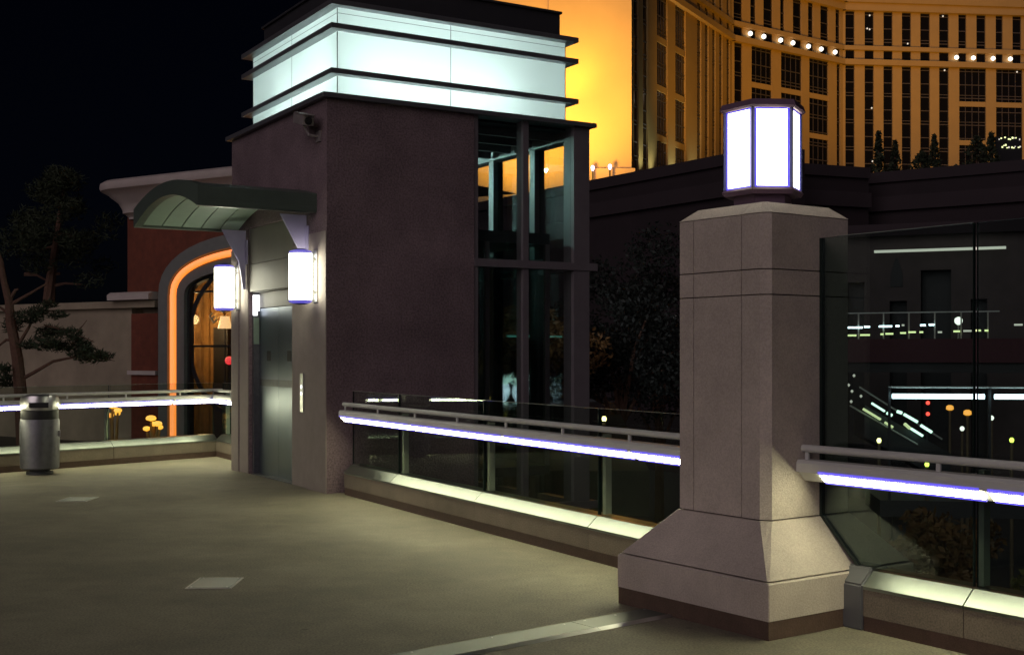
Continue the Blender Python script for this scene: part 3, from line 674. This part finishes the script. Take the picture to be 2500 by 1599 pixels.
# ------------------------------------------------------------------ trees
def needle_clump(mb, c, rx, ry, rz_, n, ln_, rng, wd=.012):
    for _ in range(n):
        while True:
            p = Vector((rng.uniform(-1, 1), rng.uniform(-1, 1), rng.uniform(-1, 1)))
            if p.length < 1: break
        q = Vector(c) + Vector((p.x * rx, p.y * ry, p.z * rz_))
        d = Vector((rng.uniform(-1, 1), rng.uniform(-1, 1), rng.uniform(-.3, 1))).normalized() * ln_ * rng.uniform(.6, 1.2)
        s_ = d.cross(Vector((rng.uniform(-1, 1), rng.uniform(-1, 1), rng.uniform(-1, 1)))).normalized() * wd
        o = len(mb.v); mb.v += [tuple(q - s_), tuple(q + s_), tuple(q + d + s_ * .3), tuple(q + d - s_ * .3)]; mb.f.append((o, o + 1, o + 2, o + 3))
def leaf_clump(mb, c, r, n, sz, rng):
    for _ in range(n):
        while True:
            p = Vector((rng.uniform(-1, 1), rng.uniform(-1, 1), rng.uniform(-1, 1)))
            if .35 < p.length < 1: break
        q = Vector(c) + p * r
        a = Vector((rng.gauss(0, 1), rng.gauss(0, 1), rng.gauss(0, 1))).normalized(); b = a.cross(Vector((rng.gauss(0, 1), rng.gauss(0, 1), rng.gauss(0, 1)))).normalized()
        s1 = sz * rng.uniform(.6, 1.3); o = len(mb.v)
        mb.v += [tuple(q - a * s1), tuple(q + b * s1 * .5), tuple(q + a * s1), tuple(q - b * s1 * .5)]; mb.f.append((o, o + 1, o + 2, o + 3))
# crooked pine before the cream wall
rng = random.Random(3); PY = 21.5
b0_ = at(52, 960, PY)
pn = thing('pine_tree', 'crooked pine with layered dark needle pads in front of the cream wall', 'tree', (b0_.x, PY, -.28))
def pp(u, v, dy=0):
    q = at(u, v, PY + dy); return (q.x - b0_.x, dy, q.z + .28)
tr = MB().tube([(0.05, 0, 0), pp(50, 960), pp(43, 880), pp(35, 830), pp(26, 790), pp(22, 735), pp(10, 690), pp(2, 640), pp(-10, 600)], [.13, .11, .10, .09, .085, .07, .055, .045, .03], 9)
br = [([pp(40, 850), pp(70, 800), pp(85, 770)], .04), ([pp(24, 745), pp(50, 730), pp(85, 710), pp(118, 690)], .035), ([pp(54, 925), pp(90, 905), pp(130, 882), pp(180, 872), pp(240, 868)], .035),
      ([pp(34, 830), pp(15, 830), pp(-10, 850)], .035), ([pp(110, 795), pp(160, 805), pp(230, 835)], .02), ([pp(22, 735), pp(38, 708), pp(45, 706)], .04), ([pp(20, 765), pp(0, 750), pp(-20, 730)], .03), ([pp(190, 810), pp(212, 782)], .012)]
for pth, r_ in br: tr.tube(pth, [r_ * (1 - .6 * i / (len(pth) - 1)) for i in range(len(pth))], 6)
tr.build('trunk', 'bark', pn, smooth=True)
nd = MB()
for u, v, ru, rv in ((70, 775, 40, 16), (140, 770, 24, 9), (30, 795, 20, 20), (120, 812, 35, 16), (170, 815, 30, 13), (110, 838, 42, 18), (150, 848, 40, 14), (215, 868, 45, 20), (250, 872, 26, 12), (200, 850, 25, 18), (68, 845, 10, 9), (10, 920, 20, 14), (10, 900, 14, 10), (118, 745, 14, 10), (185, 830, 14, 8), (15, 938, 25, 8), (95, 760, 22, 12)):
    c = pp(u, v, rng.uniform(-.3, .3)); k = PY / F
    needle_clump(nd, c, ru * k, .3, rv * k, int(260 * ru * rv / 600) + 60, .10, rng)
nd.build('crown', 'needles', pn)
# taller pine further back, dim
rng = random.Random(5); PY2 = 29
b1_ = at(118, 960, PY2)
p2 = thing('pine_tree', 'tall thin dim pine rising behind the cream wall on the far left', 'tree', (b1_.x, PY2, -.28))
def p2p(u, v, dy=0):
    q = at(u, v, PY2 + dy); return (q.x - b1_.x, dy, q.z + .28)
tr = MB().tube([(0, 0, 0), p2p(118, 760), p2p(122, 700), p2p(130, 640), p2p(137, 590), p2p(150, 500), p2p(165, 425)], [.18, .15, .13, .10, .08, .05, .02], 8)
for pth in ([p2p(122, 700), p2p(160, 692), p2p(200, 695)], [p2p(128, 670), p2p(148, 668)], [p2p(137, 600), p2p(100, 612), p2p(50, 610)], [p2p(140, 570), p2p(190, 580)], [p2p(60, 670), p2p(90, 672), p2p(124, 690)]): tr.tube(pth, [.05, .03, .015], 5)
tr.build('trunk', 'bark', p2)
nd = MB()
for k in range(60):
    v = rng.uniform(425, 690); u = 150 + rng.gauss(0, 1) * (v - 400) * .33 - (v - 420) * .12
    needle_clump(nd, p2p(u, v, rng.uniform(-1, 1)), .35, .5, .22, 110, .16, rng, .016)
nd.build('crown', 'needles', p2)

def broad_tree(x, y, h, r, nm, label, lm, seed, z0=-6.0, group=None, leaves=420, sz=.085):
    rng = random.Random(seed); t_ = thing(nm, label, 'tree', (x, y, z0), 0, group)
    lean = rng.uniform(-.4, .4); top = h * .62
    tr = MB().tube([(0, 0, 0), (lean * .3, 0, top * .5), (lean, .1, top)], [.22, .17, .11], 8)
    tips = []
    for k in range(9):
        a = 2 * math.pi * k / 9 + rng.uniform(-.3, .3); rr = r * rng.uniform(.45, .85); zz = h * rng.uniform(.55, .95)
        tip = (lean + rr * math.cos(a), rr * math.sin(a), zz); tips.append(tip)
        tr.tube([(lean * .7, 0, top * rng.uniform(.6, 1)), ((lean + tip[0]) / 2, tip[1] / 2, (top + zz) / 2), tip], [.08, .05, .02], 5)
    tr.build('trunk', 'bark', t_)
    lf = MB()
    for tp_ in tips + [(lean + rng.uniform(-r, r) * .5, rng.uniform(-r, r) * .5, h * rng.uniform(.6, 1)) for _ in range(16)]:
        leaf_clump(lf, tp_, r * rng.uniform(.22, .42), leaves, sz, rng)
    lf.build('crown', lm, t_)
    return t_
q = at(1520, 800, 38); broad_tree(q.x, 38, 10.8, 2.6, 'broadleaf_tree', 'dark leafy tree just right of the glazed tower corner', 'leaves_dark', 11)
q = at(1610, 800, 46); broad_tree(q.x, 46, 10.2, 2.6, 'broadleaf_tree', 'dim dark tree standing close against the left of the stone pillar', 'leaves_dark', 12)
q = at(1340, 800, 36); broad_tree(q.x, 36, 8.6, 2.0, 'broadleaf_tree', 'rusty-leaved tree seen through the glazed tower corner', 'leaves_rust', 13)
q = at(2320, 1250, 22); broad_tree(q.x, 22, 4.6, 1.3, 'broadleaf_tree', 'rusty-leaved small tree below the deck behind the tall windscreen glass', 'leaves_rust', 14, leaves=200, sz=.09)
q = at(2480, 1400, 17); broad_tree(q.x, 17, 4.5, 0.8, 'broadleaf_tree', 'yellowish shrub at the right edge beyond the windscreen', 'leaves_yellow', 15, leaves=140, sz=.07)
q = at(2130, 900, 75); broad_tree(q.x, 70, 11, 3.2, 'broadleaf_tree', 'black tree crown against the dark arcade, nearest the pillar', 'leaves_dark', 16, leaves=300, sz=.16)
q = at(2440, 900, 70); broad_tree(q.x, 66, 10.5, 4.0, 'broadleaf_tree', 'black tree mass at the far right behind the glass joint', 'leaves_dark', 17, leaves=300, sz=.16)

# pale uplit urns with agaves, on the terrace seen through the glazing
ter = struct(B('terrace', 'podium', None, -3, 2.2, 29, 34, -6, .35))
for k, (u, hgt, lab) in enumerate(((1228, .62, 'pale urn with spiky pale agave, left of the three behind the glazed corner'), (1265, .55, 'pale urn with spiky pale agave, middle of the three behind the glazed corner'), (1310, .62, 'pale urn with spiky pale agave, right of the three behind the glazed corner'))):
    q = at(u, 940, 30 + .3 * k); t_ = thing('agave_urn', lab, 'planter', (q.x, q.y, .35), k * .7, 'pale urns on the terrace')
    MB().lathe([(.13, 0), (.15, .03), (.08, .08), (.17, .22), (.20, hgt * .6), (.15, hgt * .75), (.17, hgt * .8)], 16).build('urn', 'pale_urn', t_, smooth=True)
    rng = random.Random(k + 40); lf = MB()
    for j in range(14):
        a = 2 * math.pi * j / 14 + rng.uniform(-.2, .2); l_ = rng.uniform(.22, .38); e_ = rng.uniform(.4, 1.2)
        p0 = Vector((.05 * math.cos(a), .05 * math.sin(a), hgt * .8)); p2_ = p0 + Vector((math.cos(a) * math.cos(e_), math.sin(a) * math.cos(e_), math.sin(e_))) * l_; m_ = (p0 + p2_) / 2 + Vector((0, 0, .03))
        lf.tube([p0, m_, p2_], [.025, .022, .004], 4)
    lf.build('agave_leaves', 'agave', t_)
lu = lamp('urn_uplight', 'SPOT', (-.3, 28.2, .7), 700, (.85, .92, 1), None, spot_size=R_(60), shadow_soft_size=.1)
aim(lu, (0, 30.4, .9))

# ------------------------------------------------------------------ far right: bridge, escalator, lamps, arcade
AR = Plane((at(2060, 700, 64).x, 64), (at(2500, 700, 60.5).x, 60.5))
ac = thing('arcade_building', 'dark arcaded building with thin cornice light strip behind the windscreen', 'building', (AR.o.x, AR.o.y, -6), AR.rz)
aS = AR.s_; aZ = lambda u, v: AR.z_(u, v) + 6
ztopA = aZ(2250, 575)
opens = [(2066, 2110, 690), (2172, 2214, 735), (2248, 2322, 660), (2370, 2410, 730)]
xs = [-6] + [a for o in opens for a in (aS(o[0]), aS(o[1]))] + [AR.len + 4]
for k in range(0, len(xs), 2): B('wall', 'arcade_wall', ac, xs[k], xs[k + 1], 0, 1.0, 0, ztopA)
for u0, u1, v in opens:
    B('wall_head', 'arcade_wall', ac, aS(u0) + .001, aS(u1) - .001, 0, 1.0, aZ(u0, v), ztopA)
    B('dark_opening', 'black', ac, aS(u0), aS(u1), .8, .9, 0, aZ(u0, v))
cx_, cz_ = aS(2189), aZ(2189, 672); wv = aS(2204) - aS(2174)
pa = [(cx_ - wv / 2, cz_ - .6)] + [(cx_ - wv / 2 + wv * i / 10, cz_ + .9 * (1 - abs(2 * i / 10 - 1) ** 1.5)) for i in range(11)] + [(cx_ + wv / 2, cz_ - .6)]
MB().prism(pa, 'y', -.05, .02).build('arched_window', 'black', ac)
B('cornice', 'podium_band', ac, -6, AR.len + 4, -.5, 1.0, ztopA + .001, ztopA + .6)
B('light_strip', 'far_strip_dim', ac, aS(2138), aS(2457), -.62, -.501, aZ(2138, 620), aZ(2138, 620) + .13)

BR = Plane((at(2050, 810, 56).x, 56), (at(2440, 810, 53).x, 53))
fb = thing('far_footbridge', 'far dark red footbridge with rows of small rail lights', 'footbridge', (BR.o.x, BR.o.y, 0), BR.rz)
zb = BR.z_(2066, 828)
B('deck_beam', 'bridge_red', fb, -8, BR.len + 1, 0, 3, zb - 1.05, zb); B('soffit', 'black', fb, -8, BR.len + 1, .2, 2.8, zb - 1.5, zb - 1.051)
x = -8.0
while x < BR.len: B('post', 'post_steel', fb, x, x + .06, .05, .11, zb + .001, zb + 1.15); x += 1.1
B('handrail', 'rail_paint', fb, -8, BR.len, .03, .13, zb + 1.151, zb + 1.2)
for u0, u1, mt_, v in ((2066, 2106, 'far_strip', 800), (2110, 2124, 'far_strip', 798), (2146, 2178, 'far_strip', 797), (2187, 2196, 'far_strip', 796), (2202, 2208, 'far_strip_dim', 794), (2247, 2260, 'far_strip', 794), (2268, 2281, 'far_strip', 793),
                       (2068, 2091, 'far_strip_warm', 819), (2100, 2124, 'far_strip_warm', 818), (2150, 2157, 'far_strip_warm', 816), (2162, 2181, 'far_strip_warm', 815), (2198, 2212, 'far_strip_warm', 813), (2218, 2236, 'far_strip_warm', 811), (2245, 2254, 'far_strip_warm', 811), (2290, 2300, 'far_strip_dim', 811), (2328, 2344, 'far_strip_warm', 809), (2352, 2372, 'far_strip_dim', 808), (2376, 2395, 'far_strip_warm', 807), (2404, 2413, 'far_strip_warm', 807), (2476, 2497, 'far_strip_dim', 793)):
    z_ = BR.z_(u0, v); B('rail_light', mt_, fb, BR.s_(u0), BR.s_(u1), -.05, -.01, z_ - .04, z_ + .04)
gl_ = at(2340, 783, 55.5)
t_ = thing('globe_lamp', 'bright white globe lamp on the far footbridge', 'street lamp', (gl_.x, gl_.y, zb))
MB().lathe([(.05, 0.0), (.04, gl_.z - zb - .2)], 8).build('post', 'post_steel', t_)
MB().lathe([(.05, gl_.z - zb - .19), (.16, gl_.z - zb - .1), (.18, gl_.z - zb), (.16, gl_.z - zb + .1), (.05, gl_.z - zb + .17)], 12).build('globe', 'lamp_white', t_, smooth=True)

es = thing('escalator', 'distant escalator with lit balustrades sloping down below the footbridge', 'escalator', (*at(2080, 950, 40).xy, 0), 0)
eo_ = es.location
def ep(u, v, y=40):
    q = at(u, v, y); return (q.x - eo_.x, q.y - eo_.y, q.z)
def estrip(p0, p1, r_, nm, mt_): MB().tube([p0, p1], r_, 6).build(nm, mt_, es)
estrip(ep(2098, 945), ep(2300, 1072), .03, 'handrail', 'rail_paint'); estrip(ep(2075, 990, 38.8), ep(2240, 1085, 38.8), .03, 'handrail', 'rail_paint')
a, b = ep(2085, 985), ep(2290, 1100)
MB().add([a, b, (b[0], b[1], b[2] - 1.0), (a[0], a[1], a[2] - 1.0), (a[0], a[1] - 1.2, a[2]), (b[0], b[1] - 1.2, b[2]), (b[0], b[1] - 1.2, b[2] - 1.0), (a[0], a[1] - 1.2, a[2] - 1.0)],
         [(0, 1, 2, 3), (4, 7, 6, 5), (0, 4, 5, 1), (3, 2, 6, 7), (0, 3, 7, 4), (1, 5, 6, 2)]).build('truss', 'dark_metal', es)
for p0, p1, mt_, r_ in (((2128, 984), (2160, 1004), 'escalator_light', .035), ((2165, 1008), (2178, 1014), 'escalator_light', .045), ((2190, 1004), (2202, 1008), 'escalator_light', .05), ((2207, 1011), (2240, 1030), 'escalator_light', .045), ((2248, 1038), (2275, 1055), 'escalator_light', .045), ((2107, 998), (2150, 1024), 'escalator_warm', .04), ((2160, 1031), (2180, 1043), 'escalator_warm', .04), ((2208, 1034), (2222, 1046), 'escalator_warm', .05), ((2224, 1046), (2253, 1064), 'escalator_light', .04)):
    estrip(ep(*p0, 38.6), ep(*p1, 38.6), r_, 'balustrade_light', mt_)
for u, v in ((2085, 917), (2072, 940), (2080, 955), (2102, 967), (2078, 980)):
    q = ep(u, v, 38.5); MB().lathe([(.01, q[2] - .05), (.05, q[2]), (.01, q[2] + .05)], 8, (q[0], q[1])).build('stair_light', 'far_strip_dim', es)

lr = thing('reflection_railing', 'added glowing bar on a railing, imitating a rail light reflected in the windscreen', 'railing', (*at(2170, 960, 30).xy, 0), math.atan2(-.45, 3.3))  # added railing and bar stand in for a rail light mirrored in the glass
lro = lr.location
zz = at(2290, 967, 30).z
for x0, x1 in ((.08, 2.24), (2.48, 4.6)): MB().tube([(x0, 0, zz), (x1, 0, zz)], .062, 8).build('reflection_bar', 'far_strip', lr)
for x in (.0, 2.36, 4.7): B('post', 'dark_metal', lr, x, x + .06, .08, .14, -2.0, zz + .25)  # added posts of the stand-in railing
MB().tube([(0, .1, zz + .22), (4.8, .1, zz + .22)], .025, 6).build('handrail', 'rail_paint', lr); B('added_slab', 'dark_metal', lr, -.2, 5.2, .05, 2.5, -2.4, -2.0)  # added handrail and slab of the stand-in railing
MB().box(.2, .5, .6, .9, -6 - 0, -2.4).box(4.2, 4.5, .6, .9, -6, -2.4).build('added_support', 'dark_metal', lr)

def street_lamp(u, v, y, label, mt_='lamp_orange', nm='street_lamp', r_=.085, flat=True, grp='street lamps below the footbridge'):
    q = at(u, v, y); t_ = thing(nm, label, 'street lamp', (q.x, y, -6), 0, grp); h = q.z + 6
    MB().lathe([(.12, 0), (.12, .25), (.06, .3), (.045, h - .1)], 10).build('pole', 'lamp_pole', t_)
    prof_ = [(.06, h - .1), (r_ * 1.6, h - .06), (r_ * 1.5, h + .05), (.05, h + .1)] if flat else [(.04, h - r_), (r_ * .8, h - r_ * .6), (r_, h), (r_ * .8, h + r_ * .6), (.03, h + r_)]
    MB().lathe(prof_, 12).build('lamp_head', mt_, t_, smooth=True)
    if flat: MB().lathe([(r_ * 1.2, h + .1005), (.03, h + .2)], 12).build('lamp_hood', 'dark_metal', t_)
mat('lamp_pole', (.16, .12, .07), .6)
street_lamp(2319, 995, 45, 'orange-headed street lamp on a tall pole, left of the pair under the reflection bar')
street_lamp(2362, 1007, 42, 'orange-headed street lamp on a tall pole, right of the pair under the reflection bar')
for u, v, y, mt_, lab in ((2146, 1075, 34, 'lamp_yellow', 'warm yellow globe lamp just above the handrail near the pillar'), (2263, 1133, 30, 'lamp_lime', 'lime green glowing globe lamp behind the handrail'), (2470, 1074, 36, 'lamp_lime', 'lime green globe lamp at the far right edge'),
                          (2421, 1020, 48, 'lamp_white', 'white globe lamp right of the dark glass joint'), (2349, 1046, 48, 'lamp_white', 'white globe lamp between the two orange street lamps'), (1475, 1022, 26, 'lamp_yellow', 'small yellow lamp above the low handrail left of the pillar')):
    street_lamp(u, v, y, lab, mt_, 'globe_lamp', .0019 * y, False, None)
q = at(2263, 998, 50); t_ = thing('traffic_signal', 'traffic signal showing two red lights beside the escalator', 'traffic light', (q.x, 50, -6)); h = q.z + 6
MB().lathe([(.1, 0), (.08, .2), (.05, h - .5)], 8).build('pole', 'dark_metal', t_)
B('housing', 'black', t_, -.18, .18, -.1, .12, h - .5, h + .5)
for z_ in (h - .2, h + .25): MB().lathe([(.08, 0), (.08, .03), (.04, .05)], 12).build('signal_lens', 'signal_red', t_).matrix_local = Matrix.Translation((0, -.1, z_)) @ Matrix.Rotation(R_(90), 4, 'X')

# ------------------------------------------------------------------ hotel and its podium
def P2(u, y): return ((u - CX) / F * y, y)
segs = [Plane(P2(1540, 112.5), P2(1787, 136.4)), Plane(P2(1787, 136.4), P2(2058, 147.5)), Plane(P2(2058, 147.5), P2(2560, 150.4))]
ht = thing('hotel_tower', 'tall orange floodlit hotel with pilasters, dark windows and a lamp-lit frieze', 'hotel', (0, 150, -6))
def hp(seg):
    o = bpy.data.objects.new('wing', None); return o
ZB = 18.5; ZL0, ZL1, ZF1, ZU0, ZU1, ZW1, ZT = 36.25, 36.9, 38.05, 38.05, 38.55, 42.75, 46.5
def hmatrix(seg): return Matrix.Translation((seg.o.x - 0, seg.o.y - 150, 6)) @ Matrix.Rotation(seg.rz, 4, 'Z')
def HB(seg, name, mt_, *a, parent=None):
    o = MB().box(*a).build(name, mt_, parent or ht)
    if parent is None: o.matrix_local = hmatrix(seg)
    return o
SP = ((31.6, 32.2), (26.9, 27.5), (22.1, 22.7))
wide_rng = random.Random(9)
def window(seg, s0, s1, z0, z1, cols, step=1.63):
    wn = HB(seg, 'window', 'window_dark', s0, s1, .19, .25, z0, z1)
    mb = MB(); z = math.ceil(z0 / step) * step; k = 0
    while z < z1 - .1:
        mb.box(s0 + .001, s1 - .001, .13, .189, z - .05, z + .05)
        if int(round(z / step)) % 2 == 0: mb.box(s0 + .001, s1 - .001, .13, .189, z + .32, z + .40)
        z += step
    for c in range(1, cols): x = s0 + (s1 - s0) * c / cols; mb.box(x - .035, x + .035, .14, .1885, z0, z1)
    if mb.v: mb.build('mullion', 'hotel_bar', wn)['kind'] = 'stuff'
def facade(seg, strips_up, friezes, strips_low, wides, s_end):
    HB(seg, 'wall', 'hotel_back', 0, s_end, .26, 2.5, ZB, ZT)
    def piers(strips, z0, z1):
        xs_ = [0] + [x for a, b in strips for x in (a, b)] + [s_end]
        for k in range(0, len(xs_), 2):
            if xs_[k + 1] - xs_[k] > .05: HB(seg, 'pier', 'hotel_stone', xs_[k], xs_[k + 1], 0, .25, z0, z1)
    piers(strips_up, ZU1, ZW1); piers(friezes, ZL1, ZF1); piers(strips_low + [], ZB, ZL0)
    for a, b in strips_up: window(seg, a, b, ZU1, ZW1, 1)
    for a, b in friezes: HB(seg, 'frieze_window', 'window_dark', a, b, .15, .25, ZL1, ZF1)
    for a, b in strips_low:
        if (a, b) in wides:
            for z0, z1 in SP: HB(seg, 'spandrel', 'hotel_stone', a, b, .06, .25, z0, z1)
            zz_ = [ZL0] + [z for s in SP for z in (s[1], s[0])] + [ZB]
            for k in range(0, len(zz_), 2): window(seg, a, b, zz_[k + 1], zz_[k], 4)
        else: window(seg, a, b, ZB, ZL0, 1)
    HB(seg, 'ledge', 'hotel_stone', -.1, s_end + .1, -.45, .255, ZL0 + .001, ZL1 - .001)
    HB(seg, 'ledge', 'hotel_stone', -.1, s_end + .1, -.30, .255, ZU0 + .001, ZU1 - .001)
    HB(seg, 'cornice', 'hotel_stone', -.1, s_end + .1, -.5, .255, ZW1 + .001, ZW1 + .9); HB(seg, 'cornice', 'hotel_stone', -.1, s_end + .1, -.8, .255, ZW1 + .901, ZT)
A_, B_, C_ = segs
def ss(seg, prs): return [(seg.s_(a), seg.s_(b)) for a, b in prs]
upA = ss(A_, [(1547, 1559), (1570, 1582), (1604, 1630), (1649, 1674), (1702, 1712), (1721, 1730), (1739, 1747), (1756, 1764), (1774, 1782)])
facade(A_, upA, upA[2:], upA, upA[2:4], A_.len)
upB = ss(B_, [(1791, 1813), (1832, 1846), (1864, 1887), (1905, 1916), (1936, 1957), (1973, 1986), (2003, 2023), (2040, 2051)])
loB = ss(B_, [(1793, 1813), (1835, 1885), (1907, 1958), (1976, 2023), (2043, 2052)])
facade(B_, upB, upB, loB, loB[1:4], B_.len)
upC = ss(C_, [(2064, 2086), (2111, 2133), (2157, 2179), (2202, 2224), (2247, 2270), (2293, 2316), (2340, 2359), (2384, 2406), (2431, 2448), (2472, 2493), (2518, 2535)])
loC = upC[:6] + ss(C_, [(2342, 2407), (2432, 2496), (2518, 2550)])
facade(C_, upC, upC, loC, loC[6:], C_.len)
for seg, us in ((B_, (1826, 1859, 1900, 1930, 1968, 1999, 2033)), (C_, (2332, 2373, 2421, 2463))):
    for u in us:
        o = MB().lathe([(.05, -.27), (.23, -.15), (.27, 0), (.23, .15), (.05, .27)], 12).build('frieze_lamp', 'lamp_white', ht, smooth=True)
        o.matrix_local = hmatrix(seg) @ Matrix.Translation((seg.s_(u), -.36, (ZL1 + ZF1) / 2 - .05))
for u, v in ((2124, 38), (2124, 72), (2217, 107), (2307, 172), (2129, 264), (2131, 394), (2484, 176), (2118, 70), (2303, 40)):
    o = MB().lathe([(.03, -.1), (.11, 0), (.03, .1)], 8).build('window_glint', 'far_strip_dim', ht)  # small glowing dots set before the panes as window glints
    o.matrix_local = hmatrix(C_) @ Matrix.Translation((C_.s_(u), .10, C_.z_(u, v)))
# plain bright wing wall on the left
sx0, sx1 = P2(1120, 111)[0], P2(1538, 111)[0]
HBm = lambda name, mt_, *a: MB().box(*a).build(name, mt_, ht)
o = HBm('plain_wall', 'hotel_wall', sx0, sx1, -40, -38.2, 12, 56); o2 = HBm('plain_wall', 'hotel_wall', P2(1338, 111)[0], sx1 - .002, -40.5, -40.002, 12, 56)
HBm('wall_base', 'hotel_wall', P2(1440, 110)[0], sx1 + .25, -41.2, -40.501, 22.9, 24.0)
HBm('wall_base', 'hotel_wall', P2(1390, 110)[0], P2(1478, 109)[0], -41.9, -41.201, 21.6, 22.6)
HBm('wall_back', 'hotel_back', sx1 - .6, sx1 + .3, -38.199, -36.5, 12, 56)
for u, v in ((1447, 410), (1489, 407)):
    q = at(u, v, 107.5)
    t_ = thing('floodlight', 'small violet-white floodlight at the foot of the orange wall, ' + ('left' if u < 1460 else 'right') + ' of two', 'floodlight', (q.x, 107.5, q.z - .6))
    B('stand', 'dark_metal', t_, -.08, .08, -.08, .08, -2.5, .3); MB().lathe([(.06, .3), (.14, .47), (.17, .6), (.14, .73), (.06, .8)], 12).build('lamp_head', 'lamp_violet', t_, smooth=True)
def flood(loc, tgt, e, size, col=(1.0, .50, .03), blend=1.0, rad=1.0):
    l_ = lamp('flood_light', 'SPOT', loc, e, col, None, spot_size=R_(size), spot_blend=blend, shadow_soft_size=rad); aim(l_, tgt)
flood((5.0, 97, 15), (6.5, 110, 30), 34000, 100, (1.0, .46, .055))
flood((5.6, 106.5, 24), (5.2, 110, 32), 1500, 120, (1.0, .52, .04))
flood((0.0, 103, 15), (0.5, 110, 24), 12000, 110, (1.0, .45, .05))
flood((22, 104, 16), (25, 134, 38), 10500, 75)
flood((38, 112, 16), (36, 142, 39), 11500, 75)
flood((54, 112, 16), (52, 149, 40), 12500, 75)
flood((66, 115, 16), (66, 150, 40), 9000, 75)
for u in (1563, 1588, 1640, 1692):     # cool uplights at the feet of the pilasters
    s_ = A_.s_(u); q = A_.o + A_.d * s_ + Vector((A_.d.y, -A_.d.x)) * 1.0
    flood((q.x, q.y, 17.5), (q.x - .9 * A_.d.y, q.y + .9 * A_.d.x, 24), 900, 60, (.75, .85, .55), 1.0, .2)

# podium terraces
def podium(p0, p1, ztop_, label, deep=14):
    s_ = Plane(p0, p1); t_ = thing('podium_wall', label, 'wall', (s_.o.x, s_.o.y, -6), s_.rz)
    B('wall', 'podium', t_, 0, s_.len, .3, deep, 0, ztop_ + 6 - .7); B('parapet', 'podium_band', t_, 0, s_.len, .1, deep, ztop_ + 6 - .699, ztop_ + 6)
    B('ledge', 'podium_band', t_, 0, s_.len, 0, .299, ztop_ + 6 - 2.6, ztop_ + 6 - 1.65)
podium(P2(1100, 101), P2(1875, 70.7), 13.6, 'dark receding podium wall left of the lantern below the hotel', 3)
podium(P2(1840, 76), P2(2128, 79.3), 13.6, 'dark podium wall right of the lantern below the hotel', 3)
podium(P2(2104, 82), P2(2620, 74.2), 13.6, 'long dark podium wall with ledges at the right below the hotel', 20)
def cypress(u, vtop, y, w_, label, seed):
    q = at(u, vtop, y); t_ = thing('cypress_tree', label, 'tree', (q.x, y, 13.6), 0, 'cypresses on the podium'); h = q.z - 13.6; rng = random.Random(seed)
    MB().tube([(0, 0, 0), (0, 0, h * .9)], [.12, .03], 6).build('trunk', 'bark', t_); lf = MB()
    for k in range(14):
        z = h * (k + .5) / 14; leaf_clump(lf, (0, 0, z), w_ * (1.05 - (z / h)) + .08, 40, .16, rng)
    lf.build('crown', 'needles', t_)
for k, (u, v, w_, lab) in enumerate(((2145, 322, .55, 'pointed black cypress, the leftmost and tallest on the podium'), (2185, 345, .5, 'pointed black cypress, second from the left on the podium'), (2281, 330, .55, 'pointed black cypress, third from the left on the podium'), (2250, 372, 1.2, 'low black conifer between the podium cypresses'), (2385, 335, 1.6, 'broad black conifer on the podium left of the small lit sign'), (2420, 325, .8, 'pointed black cypress right beside the small lit sign'))):
    cypress(u, v, 84.5, w_, lab, 60 + k)
sg = thing('lit_sign', 'small sign of two rows of yellow-white light dots at the right edge', 'sign', (*P2(2432, 86), 13.6))
B('sign_frame', 'black', sg, 0, 1.85, .1, .2, 0, 3.2)
rng = random.Random(77); mb = MB(); mb2 = MB()
for row, n in ((3.0, 13), (2.45, 15)):
    for k in range(n):
        if rng.random() < .75: x = .08 + 1.7 * k / n; z = row + rng.uniform(-.09, .09); (mb if rng.random() < .6 else mb2).box(x, x + rng.uniform(.05, .1), .04, .09, z, z + rng.uniform(.05, .12))
mb.build('light_dots', 'far_strip_warm', sg); mb2.build('light_dots', 'far_strip_dim', sg)
